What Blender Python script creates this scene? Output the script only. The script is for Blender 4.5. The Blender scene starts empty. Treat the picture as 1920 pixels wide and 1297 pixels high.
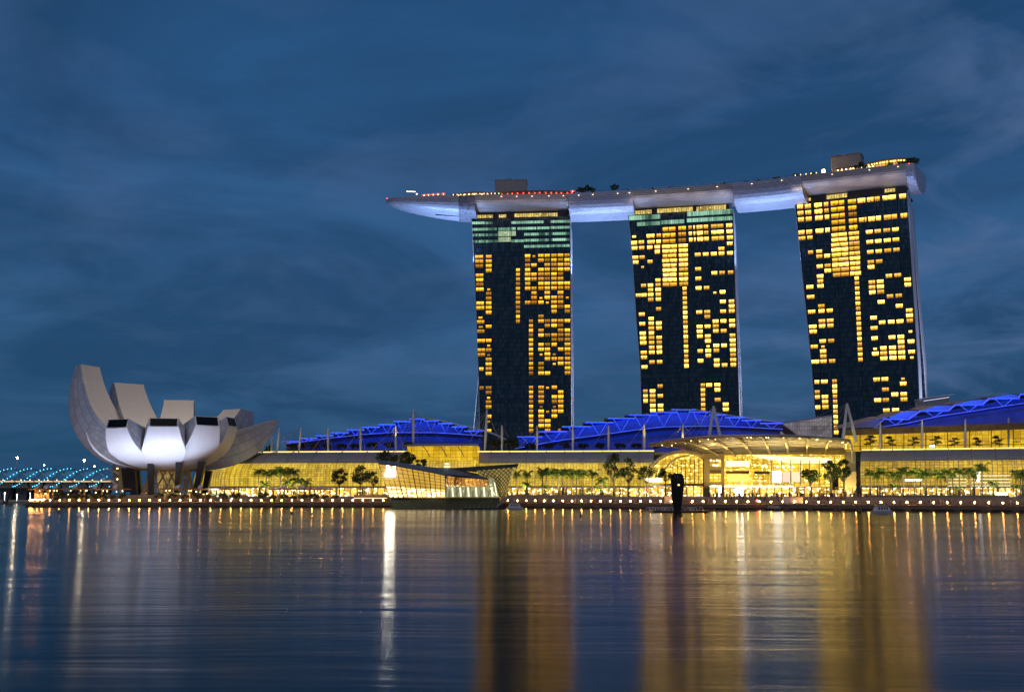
import bpy, math, random
from mathutils import Vector as V
import numpy as np
R = math.radians
scene = bpy.context.scene
COL = scene.collection
rnd = random.Random(7)

# ------------------------------------------------------------------ camera, sky, exposure
F, CX, CY, HY, CAMH = 2200.0, 960.0, 648.5, 922.0, 6.5
PITCH = math.atan((HY - CY) / F)
cam = bpy.data.cameras.new('camera')
cam.sensor_width = 36.0
cam.lens = F / 1920.0 * 36.0
cam.clip_start, cam.clip_end = 0.5, 12000
camo = bpy.data.objects.new('camera', cam)
camo.location = (0, 0, CAMH)
camo.rotation_euler = (math.pi / 2 + PITCH, 0, 0)
COL.objects.link(camo)
scene.camera = camo
scene.view_settings.view_transform = 'Standard'
scene.view_settings.look = 'None'
scene.view_settings.exposure = 0.0
scene.view_settings.gamma = 1.0
scene.cycles.use_denoising = True
scene.cycles.max_bounces = 5
scene.cycles.diffuse_bounces = 2
scene.cycles.glossy_bounces = 3
scene.cycles.transmission_bounces = 2
scene.cycles.sample_clamp_indirect = 6.0
scene.cycles.sample_clamp_direct = 0.0
scene.cycles.caustics_reflective = False
scene.cycles.caustics_refractive = False
scene.cycles.use_light_tree = True


class NT:
    """small helper to write node graphs"""
    def __init__(s, tree):
        s.t = tree; s.n = tree.nodes; s.l = tree.links
    def node(s, typ, **kw):
        nd = s.n.new(typ)
        for k, v in kw.items():
            setattr(nd, k, v)
        return nd
    def put(s, sock, v):
        if v is None:
            return
        if isinstance(v, bpy.types.NodeSocket):
            s.l.new(v, sock)
        else:
            sock.default_value = v
    def math(s, op, a, b=None, c=None, clamp=False):
        nd = s.node('ShaderNodeMath', operation=op, use_clamp=clamp)
        s.put(nd.inputs[0], a); s.put(nd.inputs[1], b); s.put(nd.inputs[2], c)
        return nd.outputs[0]
    def noise(s, vec, scale, detail=3, rough=.55, dist=0):
        nd = s.node('ShaderNodeTexNoise')
        s.put(nd.inputs['Vector'], vec)
        nd.inputs['Scale'].default_value = scale; nd.inputs['Detail'].default_value = detail
        nd.inputs['Roughness'].default_value = rough; nd.inputs['Distortion'].default_value = dist
        return nd.outputs['Fac']
    def ramp(s, fac, stops):
        nd = s.node('ShaderNodeValToRGB')
        e = nd.color_ramp.elements
        while len(e) < len(stops):
            e.new(0.5)
        for i, (p, c) in enumerate(stops):
            e[i].position = p
            e[i].color = (c[0], c[1], c[2], 1) if not isinstance(c, (int, float)) else (c, c, c, 1)
        s.put(nd.inputs[0], fac)
        return nd.outputs[0]
    def mix(s, fac, a, b, mode='MIX'):
        nd = s.node('ShaderNodeMix', data_type='RGBA', blend_type=mode)
        s.put(nd.inputs[0], fac)
        s.put(nd.inputs[6], a if isinstance(a, bpy.types.NodeSocket) else (*a, 1))
        s.put(nd.inputs[7], b if isinstance(b, bpy.types.NodeSocket) else (*b, 1))
        return nd.outputs[2]
    def mapping(s, vec, scale=(1, 1, 1), loc=(0, 0, 0), rot=(0, 0, 0)):
        nd = s.node('ShaderNodeMapping')
        s.put(nd.inputs[0], vec)
        nd.inputs['Location'].default_value = loc; nd.inputs['Scale'].default_value = scale
        nd.inputs['Rotation'].default_value = rot
        return nd.outputs[0]
    def xyz(s, x, y, z=0.0):
        nd = s.node('ShaderNodeCombineXYZ')
        s.put(nd.inputs[0], x); s.put(nd.inputs[1], y); s.put(nd.inputs[2], z)
        return nd.outputs[0]
    def sep(s, vec):
        nd = s.node('ShaderNodeSeparateXYZ')
        s.put(nd.inputs[0], vec)
        return nd.outputs
    def white(s, vec):
        nd = s.node('ShaderNodeTexWhiteNoise', noise_dimensions='3D')
        s.put(nd.inputs['Vector'], vec)
        return nd.outputs['Value']


# world: dusk sky, procedural cloud cover on the sky directions
world = bpy.data.worlds.new('World')
scene.world = world
world.use_nodes = True
W = NT(world.node_tree)
for nd in list(W.n):
    W.n.remove(nd)
tc = W.node('ShaderNodeTexCoord')
dirv = tc.outputs['Generated']
dx, dy, dz = W.sep(dirv)
elev = W.math('MAXIMUM', dz, 0.0)
inv = W.math('DIVIDE', 1.0, W.math('ADD', elev, 0.16))
plane = W.xyz(W.math('MULTIPLY', dx, inv), W.math('MULTIPLY', dy, inv), 0.0)
base = W.ramp(elev, [(0.0, (.026, .082, .165)), (.05, (.034, .104, .215)), (.16, (.040, .122, .275)), (.32, (.026, .102, .255)), (.6, (.009, .038, .110))])
cl1 = W.noise(W.mapping(plane, scale=(.95, .9, 1), rot=(0, 0, .25), loc=(3.1, .4, 0)), 1.0, 7, .60, .9)
cl2 = W.noise(W.mapping(plane, scale=(2.2, 2.0, 1), rot=(0, 0, -.1), loc=(7, 2, 0)), 1.0, 6, .58, .6)
dark = W.ramp(cl1, [(.40, 0.0), (.60, 1.0)])
lite = W.ramp(cl2, [(.46, 0.0), (.66, 1.0)])
c = W.mix(W.math('MULTIPLY', dark, .72), base, (.014, .056, .142))
side = W.math('MULTIPLY', W.ramp(dx, [(.10, 0.0), (.42, 1.0)]), .75)
pur = W.math('MULTIPLY', lite, W.math('ADD', side, .30), clamp=True)
c = W.mix(W.math('MULTIPLY', pur, .75), c, (.090, .160, .330))
cl3 = W.noise(W.mapping(plane, scale=(4.2, 3.2, 1), rot=(0, 0, .12), loc=(1, 9, 0)), 1.0, 5, .6, .8)
c = W.mix(W.math('MULTIPLY', W.ramp(cl3, [(.42, 0.0), (.70, 1.0)]), .22), c, (.020, .062, .135))
teal = W.math('MULTIPLY', W.ramp(W.math('MULTIPLY', dx, -1.0), [(.15, 0.0), (.42, 1.0)]), W.ramp(elev, [(0.0, 1.0), (.25, 0.0)]))
c = W.mix(W.math('MULTIPLY', teal, .55), c, (.012, .072, .150))
bg = W.node('ShaderNodeBackground')
W.put(bg.inputs[0], c)
bg.inputs[1].default_value = .93
wo = W.node('ShaderNodeOutputWorld')
W.l.new(bg.outputs[0], wo.inputs[0])

sun = bpy.data.lights.new('city_glow', 'SUN')
sun.energy = .50; sun.angle = R(34); sun.color = (1.0, .80, .66)
suno = bpy.data.objects.new('city_glow', sun); COL.objects.link(suno)
suno.rotation_euler = (R(42), 0, R(-10))      # sun lamp standing in for city glow behind the photographer, set high

# ------------------------------------------------------------------ projection helpers (survey of the photo into world positions)
CP, SP = math.cos(PITCH), math.sin(PITCH)
CAM = V((0, 0, CAMH))
def ray(px, py):
    a, b = px - CX, CY - py
    return V((a, F * CP - b * SP, F * SP + b * CP))
def atY(px, py, Y):
    d = ray(px, py); return CAM + d * (Y / d.y)
def atZ(px, py, Z):
    d = ray(px, py); return CAM + d * ((Z - CAMH) / d.z)
def XY(px, Y):
    """ground position seen in pixel column px near the horizon row at distance Y"""
    return V(((px - CX) / F * Y / CP, Y, 0))
def onplane(px, py, P, n):
    d = ray(px, py); return CAM + d * ((P - CAM).dot(n) / d.dot(n))

# ------------------------------------------------------------------ mesh builder
class MB:
    def __init__(s):
        s.v = []; s.f = []; s.uv = []
    def face(s, pts, uv=None):
        i = len(s.v); s.v += [V(p) for p in pts]; s.f.append(list(range(i, i + len(pts))))
        s.uv.append(uv or [(0, 0)] * len(pts))
    def box8(s, a):
        """a: 4 bottom, 4 top corners"""
        for q in ((3, 2, 1, 0), (4, 5, 6, 7), (0, 1, 5, 4), (1, 2, 6, 5), (2, 3, 7, 6), (3, 0, 4, 7)):
            P = [a[k] for k in q]
            L = (P[1] - P[0]).length; H = (P[2] - P[1]).length
            s.face(P, [(0, 0), (L, 0), (L, H), (0, H)])
    def box(s, x0, x1, y0, y1, z0, z1):
        s.box8([V((x0, y0, z0)), V((x1, y0, z0)), V((x1, y1, z0)), V((x0, y1, z0)),
                V((x0, y0, z1)), V((x1, y0, z1)), V((x1, y1, z1)), V((x0, y1, z1))])
    def obox(s, c, ux, hx, hy, z0, z1):
        """box with horizontal axis ux, half sizes hx, hy"""
        ux = V((ux[0], ux[1], 0)).normalized(); uy = V((-ux.y, ux.x, 0)); c = V((c[0], c[1], 0))
        q = [c - ux * hx - uy * hy, c + ux * hx - uy * hy, c + ux * hx + uy * hy, c - ux * hx + uy * hy]
        s.box8([p + V((0, 0, z0)) for p in q] + [p + V((0, 0, z1)) for p in q])
    def prism(s, poly, vec):
        vec = V(vec); n = len(poly); b = [V(p) for p in poly]; t = [p + vec for p in b]
        s.face(b, [(p.x, p.z) for p in b]); s.face(t[::-1], [(p.x, p.z) for p in t[::-1]])
        for i in range(n):
            j = (i + 1) % n
            L = (b[j] - b[i]).length
            s.face([b[j], b[i], t[i], t[j]], [(L, 0), (0, 0), (0, vec.length), (L, vec.length)])
    def tube(s, pts, r, n=6, caps=True):
        pts = [V(p) for p in pts]
        rs = r if isinstance(r, (list, tuple)) else [r] * len(pts)
        rings = []
        for i, p in enumerate(pts):
            t = (pts[min(i + 1, len(pts) - 1)] - pts[max(i - 1, 0)]).normalized()
            a = V((0, 0, 1)) if abs(t.z) < .9 else V((1, 0, 0))
            e1 = t.cross(a).normalized(); e2 = t.cross(e1)
            rings.append([p + (e1 * math.cos(6.28318 * k / n) + e2 * math.sin(6.28318 * k / n)) * rs[i] for k in range(n)])
        base = len(s.v)
        for rg in rings:
            s.v += rg
        for i in range(len(rings) - 1):
            for k in range(n):
                a, b = base + i * n + k, base + i * n + (k + 1) % n
                s.f.append([a, b, b + n, a + n]); s.uv.append([(0, 0)] * 4)
        if caps:
            s.f.append([base + k for k in range(n)][::-1]); s.uv.append([(0, 0)] * n)
            e = base + (len(rings) - 1) * n
            s.f.append([e + k for k in range(n)]); s.uv.append([(0, 0)] * n)
    def ball(s, c, r, nu=8, nv=5, sc=(1, 1, 1)):
        c = V(c); base = len(s.v)
        s.v.append(c + V((0, 0, -r * sc[2])))
        for j in range(1, nv):
            th = math.pi * j / nv
            for k in range(nu):
                ph = 6.28318 * k / nu
                s.v.append(c + V((r * sc[0] * math.sin(th) * math.cos(ph), r * sc[1] * math.sin(th) * math.sin(ph), -r * sc[2] * math.cos(th))))
        s.v.append(c + V((0, 0, r * sc[2]))); top = len(s.v) - 1
        for k in range(nu):
            k2 = (k + 1) % nu
            s.f.append([base, base + 1 + k2, base + 1 + k]); s.uv.append([(0, 0)] * 3)
            for j in range(nv - 2):
                a = base + 1 + j * nu
                s.f.append([a + k, a + k2, a + nu + k2, a + nu + k]); s.uv.append([(0, 0)] * 4)
            a = base + 1 + (nv - 2) * nu
            s.f.append([a + k, a + k2, top]); s.uv.append([(0, 0)] * 3)
    def grid(s, P, uv):
        """P[i][j] shared-vertex grid"""
        ni, nj = len(P), len(P[0]); base = len(s.v)
        for r_ in P:
            s.v += [V(p) for p in r_]
        for i in range(ni - 1):
            for j in range(nj - 1):
                a = base + i * nj + j
                s.f.append([a, a + 1, a + nj + 1, a + nj])
                s.uv.append([uv[i][j], uv[i][j + 1], uv[i + 1][j + 1], uv[i + 1][j]])
    def sweep(s, profile, path, closed=False):
        """profile [(d back, z)], path [(X,Y)]; d measured away from the camera side"""
        path = [V((p[0], p[1], 0)) for p in path]; P = []; UV = []; u = 0
        vl = [0]
        for a, b in zip(profile, profile[1:]):
            vl.append(vl[-1] + math.hypot(b[0] - a[0], b[1] - a[1]))
        for i, p in enumerate(path):
            t = (path[min(i + 1, len(path) - 1)] - path[max(i - 1, 0)]).normalized()
            n = V((-t.y, t.x, 0))
            if i: u += (p - path[i - 1]).length
            P.append([p + n * d + V((0, 0, z)) for d, z in profile]); UV.append([(u, v) for v in vl])
        s.grid(P, UV)
        return P
    def build(s, name, mat, parent=None, origin=None, smooth=False):
        if origin is None:
            if parent is not None:
                origin = V(parent['_o'])
            else:
                xs = [p.x for p in s.v]; ys = [p.y for p in s.v]; zs = [p.z for p in s.v]
                origin = V(((min(xs) + max(xs)) / 2, (min(ys) + max(ys)) / 2, min(zs)))
        me = bpy.data.meshes.new(name)
        me.from_pydata([tuple(p - origin) for p in s.v], [], s.f)
        ul = me.uv_layers.new(name='UVMap')
        flat = [c for f in s.uv for uvp in f for c in uvp]
        ul.data.foreach_set('uv', flat)
        if smooth:
            me.polygons.foreach_set('use_smooth', [True] * len(me.polygons))
        me.materials.append(mat)
        o = bpy.data.objects.new(name, me); COL.objects.link(o)
        if parent is not None:
            o.parent = parent; o['_o'] = tuple(origin)
            o.location = origin - V(parent['_o'])
        else:
            o.location = origin; o['_o'] = tuple(origin)
        return o

def tag(o, label, cat, group=None, kind=None):
    o['label'] = label; o['category'] = cat
    if group: o['group'] = group
    if kind: o['kind'] = kind
    return o
def thing(name, loc, label, cat, group=None, rz=0):
    o = bpy.data.objects.new(name, None); COL.objects.link(o)
    o.location = loc; o['_o'] = tuple(loc); o.rotation_euler = (0, 0, rz)
    o.empty_display_size = 2
    return tag(o, label, cat, group)
def copy_tree(src, loc, label=None, cat=None, group=None, rz=0, sc=1.0):
    c = src.copy(); COL.objects.link(c); c.location = loc; c.rotation_euler = (0, 0, rz); c.scale = (sc, sc, sc)
    if label: tag(c, label, cat or src['category'], group)
    for ch in [o for o in ALLCH.get(src.name, [])]:
        d = ch.copy(); COL.objects.link(d); d.parent = c
    return c
ALLCH = {}
def reg(root, *ch):
    ALLCH[root.name] = list(ch); return root
def structure(o):
    o['kind'] = 'structure'; return o

# ------------------------------------------------------------------ materials
def newmat(name):
    m = bpy.data.materials.new(name); m.use_nodes = True
    t = NT(m.node_tree); b = t.n['Principled BSDF']
    return m, t, b
def plain(name, col, rough=.6, metal=0.0, var=.25, scale=.4, spec=.5, bump=0.0):
    m, t, b = newmat(name)
    tc = t.node('ShaderNodeTexCoord')
    n = t.noise(tc.outputs['Object'], scale, 5, .65)
    lo = tuple(c * (1 - var) for c in col); hi = tuple(min(1, c * (1 + var)) for c in col)
    t.put(b.inputs['Base Color'], t.mix(t.ramp(n, [(.3, 0.0), (.7, 1.0)]), lo, hi))
    b.inputs['Roughness'].default_value = rough; b.inputs['Metallic'].default_value = metal
    b.inputs['Specular IOR Level'].default_value = spec
    if bump:
        bp = t.node('ShaderNodeBump'); bp.inputs['Strength'].default_value = bump
        t.put(bp.inputs['Height'], n); t.l.new(bp.outputs[0], b.inputs['Normal'])
    return m
def emis(name, col, strength, base=(.1, .1, .1)):
    m, t, b = newmat(name)
    b.inputs['Base Color'].default_value = (*base, 1)
    b.inputs['Emission Color'].default_value = (*col, 1)
    b.inputs['Emission Strength'].default_value = strength
    return m
def grid_mask(t, u, v, cw, ch, mw, mh):
    fu = t.math('FRACT', t.math('DIVIDE', u, cw)); fv = t.math('FRACT', t.math('DIVIDE', v, ch))
    a = t.math('LESS_THAN', fu, mw); b_ = t.math('LESS_THAN', fv, mh)
    m = t.math('MAXIMUM', a, b_)
    cell = t.xyz(t.math('FLOOR', t.math('DIVIDE', u, cw)), t.math('FLOOR', t.math('DIVIDE', v, ch)), 0)
    return m, cell
def lit_glass(name, c0, c1, hot, strength, cw=1.6, ch=1.5, mw=.12, mh=.12, bay=6.0, hotbias=.62, frame=(.06, .05, .03)):
    """glazing of a lit interior: mullion grid, bays of different brightness, bright spots, seen through real glass gloss"""
    m, t, b = newmat(name)
    uvn = t.node('ShaderNodeUVMap'); u, v, _ = t.sep(uvn.outputs[0])
    mask, cell = grid_mask(t, u, v, cw, ch, mw, mh)
    r1 = t.white(cell)
    bayc = t.xyz(t.math('FLOOR', t.math('DIVIDE', u, bay)), t.math('FLOOR', t.math('DIVIDE', v, 4.2)), 3.0)
    r2 = t.white(bayc)
    uvv = t.xyz(u, v, 0)
    n1 = t.noise(t.mapping(uvv, scale=(.16, .05, 1)), 1.0, 3, .6)
    n2 = t.noise(t.mapping(uvv, scale=(.55, .9, 1), loc=(5, 3, 1)), 1.0, 4, .7)
    k = t.math('ADD', t.math('MULTIPLY', r1, .30), t.math('MULTIPLY', r2, .42))
    k = t.math('ADD', k, t.math('MULTIPLY', n1, .75), clamp=False)
    col = t.mix(t.ramp(k, [(.42, 0.0), (1.0, 1.0)]), c0, c1)
    h = t.ramp(n2, [(hotbias, 0.0), (hotbias + .1, 1.0)])
    col = t.mix(h, col, hot)
    col = t.mix(t.math('MULTIPLY', mask, .85), col, tuple(x * .2 for x in c0))
    t.put(b.inputs['Emission Color'], col)
    b.inputs['Emission Strength'].default_value = strength
    b.inputs['Base Color'].default_value = (*frame, 1)
    b.inputs['Roughness'].default_value = .2
    return m
def room_mat(name, c_lo, c_hi, strength):
    """hotel room window: local coords in the fraction of UV, identity in the whole part"""
    m, t, b = newmat(name)
    uvn = t.node('ShaderNodeUVMap'); u, v, _ = t.sep(uvn.outputs[0])
    fu, fv = t.math('FRACT', u), t.math('FRACT', v)
    ident = t.xyz(t.math('FLOOR', u), t.math('FLOOR', v), 0)
    r = t.white(ident)
    r2 = t.white(t.xyz(t.math('FLOOR', v), t.math('FLOOR', u), 5))
    n = t.noise(t.xyz(t.math('MULTIPLY', u, 6.0), t.math('MULTIPLY', v, 4.0), 0), 1.0, 3, .7)
    # furniture and curtains are darker, the ceiling cove is brighter
    low = t.ramp(t.math('ADD', t.math('MULTIPLY', n, .9), t.math('MULTIPLY', fv, .55)), [(.42, .06), (.74, 1.0)])
    cove = t.math('GREATER_THAN', fv, .70)
    k = t.math('ADD', t.math('MULTIPLY', low, .75), t.math('MULTIPLY', cove, .35))
    k = t.math('MULTIPLY', k, t.math('ADD', .40, t.math('MULTIPLY', r, .9)))
    mull = t.math('LESS_THAN', t.math('ABSOLUTE', t.math('SUBTRACT', fu, t.math('ADD', .35, t.math('MULTIPLY', r2, .3)))), .035)
    k = t.math('MULTIPLY', k, t.math('SUBTRACT', 1.0, t.math('MULTIPLY', mull, .7)))
    col = t.mix(t.math('MULTIPLY', k, 1.0, clamp=True), c_lo, c_hi)
    t.put(b.inputs['Emission Color'], col)
    t.put(b.inputs['Emission Strength'], t.math('MULTIPLY', k, strength))
    b.inputs['Base Color'].default_value = (.02, .02, .02, 1); b.inputs['Roughness'].default_value = .15
    return m
def panel_mat(name, col, line, pw, ph, rough=.45, metal=.2, lw=.04, var=.12, brick=True):
    m, t, b = newmat(name)
    uvn = t.node('ShaderNodeUVMap')
    br = t.node('ShaderNodeTexBrick')
    br.offset = .5 if brick else 0
    t.put(br.inputs['Vector'], uvn.outputs[0])
    br.inputs['Scale'].default_value = 1.0
    br.inputs['Brick Width'].default_value = pw; br.inputs['Row Height'].default_value = ph
    br.inputs['Mortar Size'].default_value = lw; br.inputs['Bias'].default_value = 0
    br.inputs['Color1'].default_value = (*[c * (1 - var) for c in col], 1)
    br.inputs['Color2'].default_value = (*[min(1, c * (1 + var)) for c in col], 1)
    br.inputs['Mortar'].default_value = (*line, 1)
    n = t.noise(t.mapping(uvn.outputs[0], scale=(.05, .12, 1)), 1.0, 4)
    t.put(b.inputs['Base Color'], t.mix(t.math('MULTIPLY', n, .25), br.outputs['Color'], tuple(c * .6 for c in col)))
    b.inputs['Roughness'].default_value = rough; b.inputs['Metallic'].default_value = metal
    return m

M = {}
M['white'] = plain('white_paint', (.72, .72, .74), .5, 0, .08)
M['grey_metal'] = plain('grey_metal', (.34, .34, .36), .45, .2, .1)
M['roof_grey'] = panel_mat('roof_sheet', (.34, .33, .34), (.18, .17, .17), 7.5, 1.1, .5, .2, .05, .06, False)
M['concrete'] = plain('concrete', (.26, .25, .23), .85, 0, .25, .5, .3, .15)
M['tan_wall'] = plain('tan_stone', (.42, .34, .22), .7, 0, .12, .3)
M['timber'] = plain('timber_deck', (.18, .12, .075), .7, 0, .3, 1.2)
M['dark_metal'] = plain('dark_metal', (.022, .024, .027), .45, .1, .2)
M['black_stone'] = plain('black_stone', (.014, .014, .013), .5, 0, .4, .8, .5, .5)
M['ground'] = plain('ground_paving', (.10, .095, .085), .85, 0, .3, .15)
M['trunk'] = plain('bark', (.16, .12, .08), .9, 0, .3, 1.5)
M['palm_trunk'] = plain('palm_bark', (.24, .20, .15), .85, 0, .25, 2)
M['leaf'] = plain('leaf', (.050, .085, .022), .6, 0, .45, .6)
M['leaf_dark'] = plain('leaf_dark', (.022, .035, .014), .6, 0, .5, .6)
M['frond'] = plain('palm_frond', (.16, .24, .03), .5, 0, .4, 1.0)
M['skin_clothes'] = plain('clothes', (.16, .12, .11), .8, 0, .5, 3)
M['blue_roof'] = plain('roof_soffit', (.10, .11, .17), .55, 0, .25, .12)
M['chrome'] = plain('steel', (.5, .5, .52), .3, .8, .1)

# tower curtain wall: dark glass panels with thin mullions and floor bands
def facade_mat(name):
    m, t, b = newmat(name)
    uvn = t.node('ShaderNodeUVMap'); u, v, _ = t.sep(uvn.outputs[0])
    mask, cell = grid_mask(t, u, v, 1.55, 3.05, .10, .09)
    m2, _c = grid_mask(t, u, v, 12.4, 400, .035, 0)
    r = t.white(cell)
    col = t.mix(r, (.016, .036, .044), (.040, .074, .088))
    col = t.mix(t.math('MAXIMUM', mask, m2), col, (.004, .006, .008))
    t.put(b.inputs['Base Color'], col)
    t.put(b.inputs['Roughness'], t.math('ADD', .12, t.math('MULTIPLY', r, .2)))
    bp = t.node('ShaderNodeBump'); bp.inputs['Strength'].default_value = .25; bp.inputs['Distance'].default_value = .05
    t.put(bp.inputs['Height'], t.math('ADD', t.math('MULTIPLY', mask, 1.0), t.math('MULTIPLY', r, .4)))
    t.l.new(bp.outputs[0], b.inputs['Normal'])
    b.inputs['Specular IOR Level'].default_value = .55
    return m
M['facade'] = facade_mat('curtain_wall_glass')
M['room_amber'] = room_mat('room_amber', (.30, .09, .002), (1.0, .50, .020), 1.9)
M['room_warm'] = room_mat('room_warm', (.60, .22, .008), (1.0, .62, .10), 3.6)
M['office_green'] = lit_glass('office_green', (.015, .06, .048), (.40, .80, .54), (2.2, 2.6, 1.7), 1.0, 1.2, 10, .16, 0, 9, .66)
M['office_pale'] = lit_glass('office_pale', (.16, .24, .14), (.62, .78, .48), (1.6, 1.6, 1.0), 1.0, 1.2, 10, .16, 0, 9, .60)
M['lounge_yellow'] = lit_glass('lounge_yellow', (.25, .17, .02), (.9, .65, .12), (1.4, 1.2, .7), 1.1, 1.6, 10, .18, 0, 7, .55)
M['fin'] = panel_mat('fin_panel', (.62, .62, .68), (.25, .25, .28), 6, 3.05, .5, .1, .05, .05, False)
M['slab_glass'] = plain('slab_glass', (.03, .05, .07), .2, 0, .3, .2)

# ------------------------------------------------------------------ water, land, quay
def water():
    m, t, b = newmat('bay_water')
    tc = t.node('ShaderNodeTexCoord'); o = tc.outputs['Object']
    b.inputs['Base Color'].default_value = (.003, .010, .014, 1)
    b.inputs['IOR'].default_value = 1.155
    n_big = t.noise(t.mapping(o, scale=(.010, .035, 1)), 1.0, 4, .6, .6)
    n1 = t.noise(t.mapping(o, scale=(.022, .10, 1), rot=(0, 0, .06)), 1.0, 4, .55, .5)
    n2 = t.noise(t.mapping(o, scale=(.16, 1.1, 1), rot=(0, 0, -.03)), 1.0, 3, .5)
    t.put(b.inputs['Roughness'], t.math('ADD', .105, t.math('MULTIPLY', n_big, .11)))
    b.inputs['Anisotropic'].default_value = .5
    tg = t.xyz(0.0, 1.0, 0.0); t.l.new(tg, b.inputs['Tangent'])
    b1 = t.node('ShaderNodeBump'); b1.inputs['Strength'].default_value = .16; b1.inputs['Distance'].default_value = .9
    t.put(b1.inputs['Height'], n1)
    b2 = t.node('ShaderNodeBump'); b2.inputs['Strength'].default_value = .035; b2.inputs['Distance'].default_value = .2
    t.put(b2.inputs['Height'], n2); t.l.new(b1.outputs[0], b2.inputs['Normal'])
    t.l.new(b2.outputs[0], b.inputs['Normal'])
    return m
w = MB(); w.face([(-4000, -300, 0), (4000, -300, 0), (4000, 5000, 0), (-4000, 5000, 0)], [(0, 0), (1, 0), (1, 1), (0, 1)])
structure(w.build('water', water(), origin=V((0, 0, 0))))

QUAY = [(-222, 560), (-216, 530), (-209, 510), (-200, 502), (-180, 500), (-54, 500), (-20, 492), (0, 481), (62, 440), (165, 377), (260, 322)]
PODF = [(-214, 560), (-206, 534), (-196, 521), (-180, 517), (-54, 517), (-15, 508), (6, 497), (72, 456), (176, 393), (270, 338)]
q = MB()
q.sweep([(0, -2), (0, .55), (-.5, .7), (-.5, 1.15), (.2, 1.25), (.25, 2.1), (16, 2.2)], QUAY)
for (x0_, y0_), (x1_, y1_) in zip(QUAY, QUAY[1:]):
    A_, B2 = V((x0_, y0_, 0)), V((x1_, y1_, 0)); L_ = (B2 - A_).length; u_ = (B2 - A_) / L_; n_q = V((-u_.y, u_.x, 0)); k_ = 4.0
    while k_ < L_:
        c_q = A_ + u_ * k_ + n_q * .1; q.obox(c_q, u_, rnd.uniform(.7, 1.6), .7, -.5, 1.12); k_ += rnd.uniform(7, 10)
structure(q.build('quay_pavement', M['timber']))
rl_ = MB()
for (x0_, y0_), (x1_, y1_) in zip(QUAY[2:], QUAY[3:]):
    A_, B2 = V((x0_, y0_, 0)), V((x1_, y1_, 0)); u_ = (B2 - A_).normalized(); n_q = V((-u_.y, u_.x, 0)) * .45; L_ = (B2 - A_).length
    for zz_ in (2.6, 3.1): rl_.tube([A_ + n_q + V((0, 0, zz_)), B2 + n_q + V((0, 0, zz_))], .05, 4)
    k_ = 0
    while k_ < L_: rl_.tube([A_ + n_q + u_ * k_ + V((0, 0, 2.1)), A_ + n_q + u_ * k_ + V((0, 0, 3.1))], .06, 4); k_ += 2.1
tag(rl_.build('quay_railing', M['dark_metal']), 'thin dark railing along the whole quay edge', 'railing')
dk = MB()
dk.sweep([(0, 2.0), (0, 2.65), (1.6, 2.68), (1.6, 3.25), (3.2, 3.28), (3.2, 3.85), (4.8, 3.88), (4.8, 4.5), (30, 4.52)], PODF)
structure(dk.build('promenade_steps_ground', M['concrete']))
g = MB()
outl = [(-214, 563), (-200, 536), (-180, 530), (-54, 530), (-10, 520), (12, 508), (80, 468), (184, 405), (300, 340), (2500, 340), (4000, 5000), (100, 5000), (-214, 640)]
g.face([(x, y, 4.49) for x, y in outl])
structure(g.build('ground', M['ground']))
# far bank behind the bridge
fb = MB(); fb.sweep([(0, -1), (2, 2.6), (60, 3.2)], [(-1500, 1150), (-600, 1050), (-200, 1010), (-40, 980)])
structure(fb.build('far_bank_ground', M['ground']))

def railing_lamps():
    lampm = emis('lamp_glow', (1.0, .40, .075), 240)
    post = MB(); post.tube([(0, 0, 0), (0, 0, .75)], .09, 6)
    root = thing('promenade_lamp', (0, 0, 0), 'x', 'lamp')
    a = post.build('post', M['dark_metal'], root)
    hd = MB(); hd.ball((0, 0, .95), .25, 8, 6); b_ = hd.build('lamp_globe', lampm, root, smooth=True)
    reg(root, a, b_)
    pts = [V((x, y, 0)) for x, y in QUAY]
    L = 0; first = True; d = 3.0; cnt = 0
    segs = list(zip(pts, pts[1:]))
    for a_, b2 in segs:
        ln = (b2 - a_).length; t = (b2 - a_) / ln; n = V((-t.y, t.x, 0))
        step = 4.3
        while d < ln:
            p = a_ + t * d + n * 1.0; d += step
            px = CX + p.x / p.y * F
            if px > 1960: return
            if 738 < px < 948 or px < 42: continue
            side = 'left of' if px < 740 else 'right of'
            lab = 'small round amber lamp on the quay edge ' + side + ' the glass pavilion'
            grp = 'quay lamps ' + side + ' the pavilion'
            if first:
                root.location = (p.x, p.y, 2.1); tag(root, lab, 'lamp', grp); first = False
            else:
                copy_tree(root, (p.x, p.y, 2.12), lab, 'lamp', grp)
        d -= ln
railing_lamps()

def spot(name, loc, target, energy, ang, col, blend=.6, rad=.4):
    l = bpy.data.lights.new(name, 'SPOT'); l.energy = energy; l.spot_size = R(ang); l.color = col
    l.spot_blend = blend; l.shadow_soft_size = rad
    o = bpy.data.objects.new(name, l); COL.objects.link(o); o.location = loc
    o.rotation_euler = (V(target) - V(loc)).to_track_quat('-Z', 'Y').to_euler()
    return o
def area(name, loc, target, energy, sx, sy, col, xdir=None):
    l = bpy.data.lights.new(name, 'AREA'); l.energy = energy; l.shape = 'RECTANGLE'; l.size = sx; l.size_y = sy; l.color = col
    o = bpy.data.objects.new(name, l); COL.objects.link(o); o.location = loc
    z = -(V(target) - V(loc)).normalized()
    x = V(xdir) if xdir is not None else V((1, 0, 0))
    x = (x - z * x.dot(z)).normalized(); y = z.cross(x)
    from mathutils import Matrix
    o.rotation_euler = Matrix((x, y, z)).transposed().to_euler()
    return o

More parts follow.
